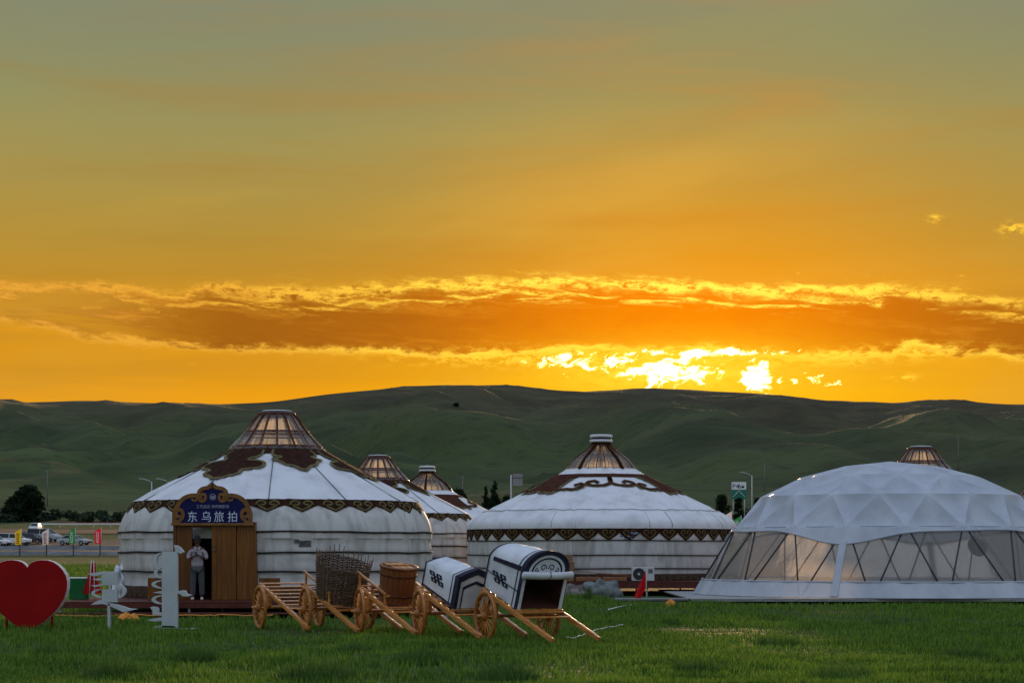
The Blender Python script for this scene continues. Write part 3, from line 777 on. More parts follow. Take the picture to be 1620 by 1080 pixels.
    def scr():
        m4 = MB(); sp = Prof([(5.855, .27), (5.855, 0)], 0)
        for j in range(110):
            vs, fs = ribbon([(-.13, .22), (-.11, .11)]+spiral((-.02, .12), .09, .03, 180, 480, 12, 1), .035, .6)
            m4.add([surf(sp, 2*math.pi*j/110+x/5.85, .27-y, 0) for x, y in vs], fs)
        return m4.mesh('skirt_scrolls', 'olive')
    tag(link('skirt_scrolls', cached('skDs', scr), sk), kind='stuff')
    crown_d(root, 5)
    return root

AX, AY = (438-810)/F*57.25, 57.25
DECK_A = .45
DPX = -8.28; DY = 52.35                        # doorway centre line and its front plane
yA = yurt_a('large white yurt with wooden doorway and blue signboard, brown cloud motifs on the roof', (AX, AY, DECK_A), 1, 0,
            door=(DPX-AX-1.05, DPX-AX+1.05, 2.08))
crown_a(yA, 4)
bB = (598-810)/F*89; yB = yurt_a('white yurt with lantern crown, partly hidden behind the signboard yurt', (bB, 89, .68), 1, R(40)); crown_a(yB, 4)
yC = yurt_d('smallest looking yurt, bell crown with white lid, farthest behind the signboard yurt', ((676-810)/F*114, 114, .62), 1, R(-38))
yD = yurt_d('wide white yurt with bell crown and brown scroll band, cardboard boxes on its deck', ((951-810)/F*82, 82, .57), 1, R(-3))
yE = yurt_a('yurt hidden behind the geodesic dome tent, only its dark ribbed crown showing above', ((1457-810)/F*85, 85, .55), 1.06, R(20), low=False); crown_a(yE, 4)
def low_wall(root):
    def f():
        mb = MB(); mb.lathe([(4.24, 2.8), (4.53, 2.32), (4.64, 1.88), (4.64, 0)], 96); return mb.mesh('wall', 'wall_canvas', True)
    link('wall', cached('lowwall', f), root)
low_wall(yE)
yF = yurt_a('yurt mostly hidden by the left shoulder of the dome tent, only its lid showing', ((1290-810)/F*104, 104, -.05), 1.0, 0, low=False); crown_a(yF, 4); low_wall(yF)
yG = yurt_a('yurt beyond the dome tent entrance, dark crown edge showing', ((1644-810)/F*112, 112, .35), 1.0, R(10), low=False); crown_a(yG, 4); low_wall(yG)

# small printed patches hanging on the walls (parts of the yurts)
def wall_patch(root, rad, ph, z, w, h, m, nm, offs=.03):
    pr = Prof([(rad, z+h/2), (rad, z-h/2)], 0); mb = MB(); n = 8
    for i in range(2):
        for j in range(n+1): mb.v.append(surf(pr, ph+(j/n-.5)*w/rad, h*i, offs))
    for j in range(n): mb.f.append((j, n+1+j, n+2+j, j+1))
    return mb.build(nm, m, root)
wall_patch(yA, 4.66, math.asin(1.02/4.66)+R(4), 1.55, .34, .17, 'patch_print', 'printed_patch')
wall_patch(yA, 4.66, math.asin(.78/4.66)+R(4), 1.62, .14, .10, 'patch_print', 'printed_patch')
for i in range(5): wall_patch(yD, 5.80, R(8.2+1.5*i), 1.80-.10*(i % 2), .10, .05, 'patch_blue', 'printed_mark', .05)
wall_patch(yD, 5.80, R(13.5), 1.92, .30, .07, 'patch_blue', 'printed_mark', .06)

# ------------------------------------------------------------------ doorway of the signboard yurt (parts of yA)
dx, dy = DPX-AX, DY-AY
sD = F/DY
def dpt(px, py): return ((px-810)/sD-AX, CH+(HOR-py)/sD-DECK_A)
def panel(x0, x1, y0, y1, ya, yb, m, name, bevel=.012, x0b=None, x1b=None):
    (a, zt), (b, zb) = dpt(x0, y0), dpt(x1, y1)
    a2 = dpt(x0b, y1)[0] if x0b is not None else a; b2 = dpt(x1b, y1)[0] if x1b is not None else b
    zb = max(zb, .0)
    return MB().prism([(a2, zb), (b2, zb), (b, zt), (a, zt)], dy+ya, dy+yb).build(name, m, yA, bevel=bevel)
panel(278, 304, 829, 950, .02, .10, 'door_wood_b', 'door_panel')
leaf = panel(335, 373.5, 829, 950, -.03, .05, 'door_wood', 'door_leaf')
panel(374, 401, 829, 950, .02, .10, 'door_wood', 'door_panel', x1b=404)
panel(304, 335, 829, 834, .02, .14, 'door_wood_b', 'lintel', bevel=0)
for q in (343, 350.5, 358.5, 366):
    x = dpt(q, 880)[0]; MB().box((x, dy-.034, 1.0), (.012, .006, 1.98)).build('board_joint', 'door_wood_b', leaf)
for py, w in ((863, .05), (870.5, .10)):
    x, z = dpt(339, py); MB().box((x, dy-.055, z), (w, .05, .035)).build('door_handle', 'bracket', leaf, bevel=.01)
panel(274, 279, 829, 950, -.02, .5, 'door_wood_b', 'door_jamb'); panel(400.5, 404, 829, 950, -.02, .3, 'door_wood_b', 'door_jamb', x0b=403.5, x1b=407)
MB().box((dpt(338, 0)[0], dy+.22, 2.12), (2.3, .5, .05)).build('porch_roof', 'door_wood_b', yA)
# signboard
sg = [(100, 828), (95, 640), (108, 585), (128, 535), (180, 440), (215, 392), (260, 350), (310, 318), (370, 295), (420, 284), (470, 280), (525, 287), (532, 250), (545, 220), (590, 180), (620, 165), (650, 157), (720, 145), (750, 130), (775, 108), (803, 75)]
def sgp(u, v): return dpt(265+u/11.17, 755+v/11.17)
full = sg+[(1606-u, v) for u, v in reversed(sg[:-1])]
board = MB().prism([sgp(*q) for q in full], dy-.10, dy-.03).build('signboard', 'sign_blue', yA, bevel=.008)
def sub(nm, m, d=.02): return lambda mb: mb.build(nm, m, board)
def ribs3(path_uv, w_u, y0, nm, m, taper=.5):
    pts = [sgp(*q) for q in path_uv]; vs, fs = ribbon(pts, w_u/11.17/sD, taper); mb = MB()
    n = len(vs); mb.add([(x, y0, z) for x, z in vs]+[(x, y0+.03, z) for x, z in vs], [f for f in fs]+[tuple(reversed([i+n for i in f])) for f in fs])
    for i in range(len(pts)-1):
        a, b, c, d = 2*i, 2*i+1, 2*i+3, 2*i+2
        mb.f += [(a, d, d+n, a+n), (c, b, b+n, c+n)]
    bm = bmesh.new(); me = mb.mesh(nm, m); bm.from_mesh(me); bmesh.ops.recalc_face_normals(bm, faces=bm.faces); bm.to_mesh(me); bm.free()
    return link(nm, me, board)
inner = []
for i, (u, v) in enumerate(sg):
    a = Vector(sg[max(i-1, 0)]); b = Vector(sg[min(i+1, len(sg)-1)]); d = (b-a).normalized(); nrm = Vector((-d.y, d.x)); inner.append((u+nrm.x*36, v+nrm.y*36))
inner[-1] = (803, 128); inner[0] = (136, 800)
lb = [(134, 815), (130, 640)]+[q for q in inner[2:11]]
ribs3(lb+[(520, 318)], 74, dy-.118, 'border', 'sign_gold', 1)
ribs3([(1606-u, v) for u, v in lb]+[(1086, 318)], 74, dy-.118, 'border', 'sign_gold', 1)
tb = inner[12:]
ribs3([(560, 330)]+tb+[(1606-u, v) for u, v in reversed(tb[:-1])]+[(1046, 330)], 62, dy-.120, 'border', 'sign_gold', 1)
for s_ in (0, 1):
    mir = (lambda p: [(1606-u, v) for u, v in p]) if s_ else (lambda p: p)
    ribs3(mir([(150, 790), (225, 770)]+spiral((212, 645), 85, 28, 70, -330, 26, 1.25)), 60, dy-.122, 'scroll', 'sign_gold')
    ribs3(mir([(556, 300), (570, 400)]+spiral((632, 345), 66, 24, 120, -280, 26, 1.2)), 48, dy-.122, 'scroll', 'sign_gold')
    ribs3(mir([(500, 300), (540, 360), (510, 410), (455, 400), (440, 370)]), 40, dy-.121, 'scroll', 'sign_gold')
(xa, za), (xb, zb) = sgp(95, 805), sgp(1511, 850)
MB().box(((xa+xb)/2, dy-.085, (za+zb)/2), (xb-xa+.05, .13, za-zb)).build('sign_ledge', 'sign_gold', board, bevel=.01)
for ch, u in zip('东乌旅拍', (452, 700, 922, 1162)):
    x, z = sgp(u, 760); link('lettering', text_mesh(ch, .315, 'sign_letter', .006), board, loc=(x, dy-.112, z-.01), rot=(R(90), 0, 0)).scale = (.92, 1, 1)
x, z = sgp(808, 540); link('lettering', text_mesh('工艺品店 神伊摄影馆', .098, 'sign_small', .004), board, loc=(x, dy-.110, z+.005), rot=(R(90), 0, 0))
x, z = sgp(812, 345)
mb = MB(); mb.lathe([(.085, 0), (.085, .012), (.070, .012), (.070, 0)], 28, close=True); mb.build('emblem_ring', 'sign_small', board, loc=(x, dy-.105, z), rot=(R(90), 0, 0))
mb = MB(); mb.prism([(-.02, -.04), (.04, -.035), (.055, .0), (.05, .03), (.0, .01), (-.035, .035), (-.05, .0)], -.012, 0); mb.build('emblem', 'sign_small', board, loc=(x, dy-.102, z))

# ------------------------------------------------------------------ decks
def deck(label, x0, x1, yf, yb, zt, th, m, name='deck', legs=True, pitch=.34, skirt_dark=True):
    root = thing(name, label, 'deck', ((x0+x1)/2, yf, 0))
    w = x1-x0; n = max(1, round(w/pitch)); pw = w/n
    me = MB().box((0, (yb-yf)/2, zt-.02), (pw-.008, yb-yf, .04)).mesh('plank', m)
    for i in range(n): link('plank', me, root, loc=(-w/2+pw*(i+.5), 0, random.uniform(-.003, .003)))
    MB().box((0, .03, zt-.045-th/2), (w-.02, .06, th)).build('fascia', m, root, bevel=.006)
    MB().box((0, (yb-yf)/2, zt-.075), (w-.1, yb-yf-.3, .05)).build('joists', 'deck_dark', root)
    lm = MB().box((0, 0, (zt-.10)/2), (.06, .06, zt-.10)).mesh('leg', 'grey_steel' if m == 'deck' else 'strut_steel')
    for i in range(int(w/1.7)+1):
        for yy in (.15, (yb-yf)*.5):
            link('leg', lm, root, loc=(-w/2+.1+i*(w-.2)/max(1, int(w/1.7)), yy, 0))
    return root
x0 = (88-810)/F*50.6; x1 = (712-810)/F*50.6
dA = deck('red brown plank deck under the signboard yurt', x0, x1, 50.6, 62.4, DECK_A, .13, 'deck')
MB().box((DPX-(x0+x1)/2-.1, -.18, .14), (7.5, .30, .05)).build('step', 'deck', dA, bevel=.01)
dD = deck('red brown deck under the wide bell crowned yurt, timber stacked on it', (868-810)/F*75.0, (1180-810)/F*75, 75.0, 88.4, .57, .22, 'deck')
pX0, pX1 = (974-810)/F*64, (1760-810)/F*64
dP = deck('thin grey platform on short steel legs under the dome tent', (1092-810)/F*64, pX1, 63.6, 78.2, .185, .05, 'platform', pitch=1.2)
deck('narrow pale walkway board on thin legs, running from the dome platform towards the red flag', pX0, (1092-810)/F*64-.03, 64.1, 64.75, .185, .02, 'platform', 'walkway', pitch=1.4)
for yy, lab, cx, r in ((89, 'deck under the yurt behind the signboard yurt', bB, 5.0), (114, 'deck under the farthest bell crowned yurt', (676-810)/F*114, 6.2)):
    zt_ = .68 if yy == 89 else .62
    deck(lab, cx-r, cx+r, yy-r, yy+r, zt_, .15, 'deck', pitch=.6)

# ------------------------------------------------------------------ geodesic dome tent
def dome_tent():
    CXd, CYd = (1408-810)/F*70.6, 70.6
    root = thing('dome_tent', 'white geodesic dome tent with clear film windows and steel struts', 'tent', (CXd, CYd, .185))
    rings = [(0, 4.92), (1.62, 4.76), (3.25, 4.34), (4.78, 3.60), (5.83, 2.42), (7.25, 0.0)]
    cnt = [1, 6, 12, 18, 18]; PH = R(-26)
    def node(k, j):
        if k == 0: return Vector((0, 0, rings[0][1]))
        r, z = rings[k]; a = PH-(R(10) if k < 4 else 0)+2*math.pi*j/cnt[k]; return Vector((r*math.sin(a), -r*math.cos(a), z))
    tris = []
    for j in range(6): tris.append(((0, 0), (1, j), (1, (j+1) % 6)))
    for k in (1, 2):
        n, m = cnt[k], cnt[k+1]
        for s6 in range(6):
            a0 = s6*k; b0 = s6*(k+1)
            for i in range(k+1):
                tris.append(((k, (a0+i) % n), (k+1, (b0+i) % m), (k+1, (b0+i+1) % m)))
                if i < k: tris.append(((k, (a0+i) % n), (k+1, (b0+i+1) % m), (k, (a0+i+1) % n)))
    for j in range(18): tris += [((3, j), (4, (j-1) % 18), (4, j)), ((3, j), (4, j), (3, (j+1) % 18))]
    S = 9
    rg = random.Random(3)
    for tr in tris:
        A, B, C = (node(*q) for q in tr); mb = MB(); idx = {}
        nrm = (B-A).cross(C-A).normalized()
        if nrm.dot((A+B+C)) < 0: nrm = -nrm
        wr = rg.uniform(0, 6); wf = rg.uniform(9, 18); dirv = (B-A).normalized()*rg.uniform(-1, 1)+(C-A).normalized()
        for i in range(S+1):
            for j in range(S+1-i):
                u, v = i/S, j/S; w = 1-u-v; p = A*w+B*u+C*v
                sag = 27*u*v*w; edge = min(u, v, w)
                p = p-nrm*(.16*sag**.62+.020*math.sin(wf*p.dot(dirv)+wr)*min(1, edge*6)) if sag > 1e-6 else p
                idx[i, j] = len(mb.v); mb.v.append(tuple(p))
        for i in range(S):
            for j in range(S-i):
                f = (idx[i, j], idx[i+1, j], idx[i, j+1]); mb.f.append(f)
                if j < S-i-1: mb.f.append((idx[i+1, j], idx[i+1, j+1], idx[i, j+1]))
        mb.build('fabric_panel', 'vinyl', root, True)
    # lower wall: position on the straight slope between ring 3 (18-gon) and the base
    n = 180
    def poly_r(a, r):                           # radius of the 18-gon edge at angle a
        st = 2*math.pi/18; q = ((a-PH) % st)-st/2; return r*math.cos(st/2)/math.cos(q)
    def wall(a, z, off=0):
        q = z/rings[4][1]; r = poly_r(a, rings[4][0])*q+(rings[5][0]-.02)*(1-q)+off; return (r*math.sin(a), -r*math.cos(a), z)
    def drop(a):
        d = .10
        for c in (-26, 64, 154, 244):
            q = (math.degrees(a)-c+180) % 360-180; d += .46*math.exp(-(q/17)**2)
        return rings[4][1]-d-.02*math.sin(9*a)
    ent = lambda a: R(47) < ((a+math.pi) % (2*math.pi))-math.pi < R(68)
    def band(z0f, z1f, rows, name, m, off=0, wr=0, skip=True):
        mb = MB()
        for i in range(rows+1):
            for j in range(n):
                a = 2*math.pi*j/n; z0, z1 = z0f(a), z1f(a); z = z0+(z1-z0)*i/rows
                mb.v.append(wall(a, z, off+wr*(math.sin(31*a+3*z)+math.sin(53*a-5*z+1))*.5))
        for i in range(rows):
            for j in range(n):
                if skip and ent(2*math.pi*(j+.5)/n): continue
                k = (j+1) % n; mb.f.append((i*n+j, (i+1)*n+j, (i+1)*n+k, i*n+k))
        return mb.build(name, m, root, True)
    band(lambda a: rings[4][1]+.0, drop, 5, 'hanging_edge', 'vinyl', .075, .02, False)
    mb = MB(); mb.tube([wall(2*math.pi*j/n, drop(2*math.pi*j/n), .075) for j in range(n+1)], .035, 6, False); mb.build('edge_roll', 'vinyl', root, True)
    band(lambda a: drop(a)+.05, lambda a: .5, 4, 'window_film', 'window_film', .0, .012)
    band(lambda a: .55, lambda a: .02, 6, 'base_skirt', 'vinyl', .085, .03)
    mb = MB(); mb.tube([wall(2*math.pi*j/n, .55, .085) for j in range(n+1)], .03, 6, False); mb.build('skirt_roll', 'vinyl', root, True)
    for c in (-26, 64, 154, 244):
        a = R(c); mb = MB(); mb.bar(wall(a, drop(a)+.1, .08), wall(a, .06, .12), .26, .05, (math.sin(a), -math.cos(a), .3)); mb.build('post_sleeve', 'vinyl', root, bevel=.02)
    st = 2*math.pi/18
    for j in range(18):
        a = PH+st*j
        for d in (-.5, .5):
            b = a+st*d
            if ent(a) and ent(b): continue
            mb = MB(); mb.tube([wall(a+d*.02, rings[4][1], .012), wall(b-d*.02, .1, .012)], .03, 6); mb.build('strut', 'strut_steel', root, True)
    mb = MB(); mb.tube([wall(2*math.pi*j/n, rings[4][1], -.06) for j in range(n+1)], .03, 6, False); mb.build('hub_ring', 'strut_steel', root, True)
    mb = MB(); mb.disc(7.0, .012, 96); mb.build('floor_mat', 'tarp', root)
    # round vent on the far wall
    a = R(135); p = Vector(wall(a, 1.75, -.12)); mb = MB(); mb.disc(.42, 0, 32); mb.build('vent', 'dark_plastic', root, loc=p, rot=Vector((-math.sin(a), math.cos(a), -.45)).to_track_quat('Z', 'Y').to_euler())
    # entrance porch
    a = R(57.5); rot = Matrix.Rotation(a, 3, 'Z'); q = rot @ Vector((0, -7.0, 0))
    for sx in (-1.0, 1.0):
        mb = MB(); mb.tube([q+rot @ Vector((sx, -.55, 0)), q+rot @ Vector((sx, -.25, 2.35))], .05, 6); mb.build('porch_post', 'platform', root, True)
    mb = MB(); mb.bar(q+rot @ Vector((-1.05, -.25, 2.35)), q+rot @ Vector((1.05, -.25, 2.35)), .1, .1); mb.build('porch_beam', 'platform', root)
    mb = MB(); mb.add([q+rot @ Vector(v) for v in ((-1, -.5, .0), (-.02, -.5, .0), (-.02, -.25, 2.3), (-1, -.25, 2.3), (.02, -.5, 0), (1, -.5, 0), (1, -.25, 2.3), (.02, -.25, 2.3))], [(0, 1, 2, 3), (4, 5, 6, 7)]); mb.build('porch_door', 'window_film', root)
    mb = MB(); mb.add([q+rot @ Vector(v) for v in ((-1.08, -.3, 2.42), (1.08, -.3, 2.42), (1.08, 1.2, 2.5), (-1.08, 1.2, 2.5))], [(0, 1, 2, 3)]); mb.build('porch_roof', 'vinyl', root)
    return root
dome_tent()

# ------------------------------------------------------------------ ox carts
ALPHA = R(32)
def make_wheel_meshes():
    rr = .505
    rim = MB(); rim.lathe([(rr-.075, -.035), (rr-.01, -.035), (rr, -.028), (rr, .028), (rr-.01, .035), (rr-.075, .035)], 40, close=True)
    hub = MB(); hub.lathe([(.001, -.12), (.055, -.12), (.062, -.10), (.085, -.06), (.095, 0), (.085, .06), (.07, .10), (.001, .10)], 16)
    sp = MB(); sp.tube([(0, .06, 0), (0, .25, 0), (0, rr-.07, 0)], [.019, .017, .015], 6)
    return rim.mesh('wheel', 'wheel_wood', True), hub.mesh('hub', 'wheel_wood', True), sp.mesh('spoke', 'spoke_wood', True)
RIM, HUB, SPOKE = make_wheel_meshes()
def cart_base(label, px, py):
    """local frame: y runs forward along the shafts, x along the axle (0 = left wheel), z up"""
    Y = GY(py); root = thing('ox_cart', label, 'cart', ((px-810)/F*Y, Y, 0), ALPHA+math.pi, 'ox carts parked nose to tail')
    # local +y must point along (sin a, -cos a): rotate by ALPHA+pi maps +y -> (sin a, -cos a), +x -> (-cos a, -sin a)
    G = 1.52
    for x in (0, -G):
        w = link('wheel', RIM, root, loc=(x, 0, .505), rot=(0, R(90), 0)); w.rotation_euler = (random.uniform(0, .3), R(90), 0)
        link('hub', HUB, w)
        for j in range(16): link('spoke', SPOKE, w, rot=(0, 0, 2*math.pi*j/16))
    mb = MB(); mb.tube([(.20, 0, .505), (.06, 0, .505), (-G-.06, 0, .505), (-G-.2, 0, .505)], [.030, .036, .036, .03], 8); mb.build('axle', 'cart_wood', root, True)
    zb = lambda y: .86-.36*y
    for x in (-.22, -G+.22):
        yl = 2.15
        MB().bar((x, -.47, zb(-.47)), (x, yl, zb(yl)), .075, .095).build('shaft', 'cart_wood', root, bevel=.012)
        MB().box((x, 0, .66), (.08, .16, .27)).build('bolster', 'cart_wood', root, bevel=.01)
    return root, zb, G
def rungs(root, zb, G, n, y0=-.36, y1=1.15):
    me = MB().box((0, 0, 0), (G-.42, .062, .028)).mesh('rung', 'cart_wood')
    for i in range(n):
        y = y0+(y1-y0)*i/(n-1); link('rung', me, root, loc=(-G/2, y, zb(y)+.055), rot=(-math.atan(.36), 0, 0), bevel=.006)
def rails(root, zb, G, y0=-.42, y1=.75, h=.30):
    for x in (-.22, -G+.22):
        MB().bar((x, y0-.12, zb(y0-.12)+h), (x, y1+.05, zb(y1+.05)+h), .05, .05).build('rail', 'cart_wood', root, bevel=.01)
        for q in (y0, (y0+y1)/2, y1): MB().bar((x, q, zb(q)+.03), (x, q, zb(q)+h-.02), .045, .045, (0, 1, 0)).build('rail_post', 'cart_wood', root, bevel=.008)
    MB().bar((-.22, y1, zb(y1)+h-.05), (-G+.22, y1, zb(y1)+h-.05), .045, .05).build('cross_rail', 'cart_wood', root, bevel=.008)
CT = [(411, 994.5), (483, 998.5), (569, 1002.5), (663, 1008), (768, 1013.5)]
c1, zb, G = cart_base('empty ladder bed ox cart with bare rungs, nearest the yurt doorway', *CT[0]); rungs(c1, zb, G, 8)
c2, zb, G = cart_base('ox cart with side rails carrying the wicker basket', *CT[1]); rungs(c2, zb, G, 7); rails(c2, zb, G)
c3, zb, G = cart_base('ox cart with side rails carrying the wooden tub', *CT[2]); rungs(c3, zb, G, 7); rails(c3, zb, G)
c4, zb, G = cart_base('ox cart with low white gabled cloth cover trimmed in navy', *CT[3]); rungs(c4, zb, G, 7)
c5, zb, G = cart_base('ox cart with tall arched white cloth cover, open at the front', *CT[4]); rungs(c5, zb, G, 7)
def on_cart(c, y, x=-.76, up=.07):             # a point on the tilted bed, world space
    m = Matrix.Translation(c.location) @ Matrix.Rotation(c.rotation_euler.z, 4, 'Z'); return m @ Vector((x, y, .86-.36*y+up))

TILT = math.atan(.36)
KNOT = [((-1.5, -.5), (1.5, -.5)), ((-1.5, .5), (1.5, .5)), ((-.5, -1.5), (-.5, 1.5)), ((.5, -1.5), (.5, 1.5)), ((-1.5, -.5), (-1.5, -1.5)), ((1.5, .5), (1.5, 1.5)),
        ((-.5, 1.5), (-1.5, 1.5)), ((.5, -1.5), (1.5, -1.5)), ((-1.5, 1.5), (-1.5, .5)), ((1.5, -1.5), (1.5, -.5)), ((-1.5, -1.5), (-.5, -1.5)), ((1.5, 1.5), (.5, 1.5))]
def cover(c, section, length, ystart, name):
    """cloth hood: cross-section (x, z) swept along the bed; pivot on the bed, tilted with it"""
    piv = bpy.data.objects.new(name, None)
    W_ = max(x for x, z in section)*2
    m = MB(); n = len(section); rows = 8
    for i in range(rows+1):
        for x, z in section:
            wv = .010*math.sin(5*i+7*x)+.008*math.sin(11*z+2*i); m.v.append((x*(1+wv*.4), length*i/rows, z+wv*.6*(z > .1)))
    for i in range(rows):
        for j in range(n-1): m.f.append((i*n+j, i*n+j+1, (i+1)*n+j+1, (i+1)*n+j))
    m.f.append(tuple(range(n)))                # back wall
    o = m.build(name, 'cart_cloth', c, True, loc=(-.76, ystart, .86-.36*ystart+.075), rot=(-TILT, 0, 0))
    return o
def outline_band(o, section, y0, y1, mname, grow=.012, nm='trim', i0=0, i1=None):
    i1 = len(section) if i1 is None else i1
    s = section[i0:i1]; cx = 0; cz = .45
    g = [(x+grow*(1 if x > 0 else -1 if x < 0 else 0), z+(grow if z > .2 else 0)) for x, z in s]
    m = MB(); n = len(g)
    for y in (y0, y1):
        for x, z in g: m.v.append((x, y, z))
    for j in range(n-1): m.f.append((j, j+1, n+j+1, n+j))
    return m.build(nm, mname, o, True)
def face_band(o, section, k0, k1, y, mname, nm='front_trim', zc=.0):
    """flat band on the front face between two scaled copies of the section"""
    m = MB(); n = len(section)
    for k in (k0, k1):
        for x, z in section: m.v.append((x*k, y, zc+(z-zc)*k))
    for j in range(n-1): m.f.append((j, n+j, n+j+1, j+1))
    return m.build(nm, mname, o)
def knot(o, side_x, yc, zc, s, lean):
    m = MB()
    for a, b in KNOT:
        ra = Vector((a[0]*.7-a[1]*.25, a[1]*.9)); rb = Vector((b[0]*.7-b[1]*.25, b[1]*.9))
        d = (rb-ra).normalized()*.08; ra -= d; rb += d
        hz_ = abs((rb-ra).x) > abs((rb-ra).y)
        m.bar((side_x, yc+ra.x*s*2.6, zc+ra.y*s), (side_x, yc+rb.x*s*2.6, zc+rb.y*s), .012 if hz_ else .05, .024 if hz_ else .012, (0, 0, 1) if hz_ else (1, 0, 0))
    return m.build('knot_emblem', 'navy', o)
# gabled cover
hw = .43
sec4 = [(-hw, 0), (-hw, .33), (-hw, .66), (-hw*.5, .76), (0, .84), (hw*.5, .76), (hw, .66), (hw, .33), (hw, 0)]
k4 = cover(c4, sec4, 1.42, -.46, 'cloth_cover')
m = MB(); m.add([(x, 1.40, z) for x, z in sec4], [tuple(reversed(range(len(sec4))))]); m.build('front_cloth', 'cart_cloth', k4)
outline_band(k4, sec4, -.004, .05, 'navy'); outline_band(k4, sec4, 1.16, 1.19, 'navy'); outline_band(k4, sec4, 1.27, 1.425, 'navy', .014)
face_band(k4, sec4, 1.02, .86, 1.424, 'navy', zc=.0); face_band(k4, sec4, .70, .62, 1.412, 'navy', zc=.0)
for x in (-hw, hw): MB().box((x, .7, .035), (.03, 1.4, .04)).build('hem', 'navy', k4)
knot(k4, hw+.014, .55, .40, .082, 0)
# arched cover
hw = .52; sec5 = [(-hw, 0), (-hw, .4), (-hw, .78)]+[(-hw*math.cos(R(a)), .80+.42*math.sin(R(a))) for a in range(12, 180, 12)]+[(hw, .78), (hw, .4), (hw, 0)]
k5 = cover(c5, sec5, 1.36, -.46, 'cloth_cover')
outline_band(k5, sec5, -.004, .045, 'navy'); outline_band(k5, sec5, 1.12, 1.15, 'navy'); outline_band(k5, sec5, 1.24, 1.365, 'navy', .014)
for sg_ in (-1, 1): MB().box((sg_*(hw+.005), .70, .84), (.03, 1.02, .10)).build('side_stripe', 'navy', k5)
arch = [(x, z) for x, z in sec5 if z >= .78]
face_band(k5, arch, 1.02, .82, 1.366, 'navy', zc=.78); face_band(k5, arch, .82, .70, 1.362, 'cart_cloth', zc=.78); face_band(k5, arch, .70, .63, 1.366, 'navy', zc=.78)
face_band(k5, arch, .63, .0, 1.358, 'cart_cloth', 'tympanum', zc=.78)
m = MB()
for sg_ in (-1, 1):
    for p in (spiral((.10*sg_, .88), .075, .02, 200 if sg_ > 0 else -20, (200-420*sg_) if sg_ > 0 else 400, 20), spiral((.23*sg_, .83), .05, .015, 90, 90-360*sg_, 16)):
        vs, fs = ribbon(p, .022, .6); m.add([(x, 1.364, z) for x, z in vs], fs)
m.build('arch_emblem', 'navy', k5)
for sg_ in (-1, 1): MB().box((sg_*(hw-.03), 1.35, .38), (.075, .03, .76)).build('front_jamb', 'cart_cloth', k5, bevel=.01)
m = MB(); m.tube([(-hw-.05, 1.42, .74), (-.2, 1.44, .73), (.25, 1.44, .735), (hw+.05, 1.42, .74)], [.075, .08, .08, .075], 12); m.build('rolled_curtain', 'cart_cloth', k5, True)
m = MB(); m.tube([(-.02, 1.46, .83), (-.01, 1.53, .75), (0, 1.50, .64)], .008, 5); m.build('tie_cord', 'navy', k5)
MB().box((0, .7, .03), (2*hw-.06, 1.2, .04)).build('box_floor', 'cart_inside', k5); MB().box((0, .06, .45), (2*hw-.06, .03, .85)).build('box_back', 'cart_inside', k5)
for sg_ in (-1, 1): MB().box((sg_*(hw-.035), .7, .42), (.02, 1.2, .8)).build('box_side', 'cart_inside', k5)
MB().box((0, 1.38, -.03), (2*hw+.06, .06, .09)).build('sill', 'cart_wood', k5, bevel=.01)
knot(k5, hw+.014, .56, .42, .082, 0)
m = MB(); m.tube([(hw+.02, -.05, .50), (hw+.025, .5, .42), (hw+.02, 1.36, .36)], .010, 5); m.build('lashing', 'navy', k5, True)

for k_ in (k4, k5):                             # hoods rise towards the front
    for o in [k_]+list(k_.children):
        for v in o.data.vertices: v.co.z *= .76+.26*v.co.y/1.4
# wicker basket (stands on the second cart)
p = on_cart(c2, .36, x=-.66, up=.0)
bk = thing('wicker_basket', 'tall round wicker basket with stakes sticking out above its woven rim', 'basket', p, 0); bk.rotation_euler = (-TILT*.8, 0, c2.rotation_euler.z); bk.scale = (.95, 1.22, .84)
NS = 34; rg = random.Random(5)
rb = lambda z: .50+.10*z
m = MB()
for i in range(30):
    z = .03+i*.033
    m.tube([((rb(z)+(.020 if (j+i) % 2 else -.020)+rg.uniform(-.006, .006))*Vector((math.sin(2*math.pi*j/NS), math.cos(2*math.pi*j/NS), 0))+Vector((0, 0, z+rg.uniform(-.006, .006)))) for j in range(NS+1)], .0145, 5, False)
m.build('weave', 'wicker', bk, True)
for j in range(NS):
    a = 2*math.pi*j/NS; h = rg.uniform(1.08, 1.32); q = rg.uniform(-.04, .04)
    m = MB(); m.tube([(rb(0)*math.sin(a), rb(0)*math.cos(a), 0), (rb(.9)*math.sin(a), rb(.9)*math.cos(a), .9), ((rb(h)+q)*math.sin(a+q*.5), (rb(h)+q)*math.cos(a+q*.5), h)], [.016, .014, .009], 5)
    m.build('stake', 'wicker', bk, True)
m = MB(); m.disc(.5, .02, 24); m.build('bottom', 'wicker', bk)
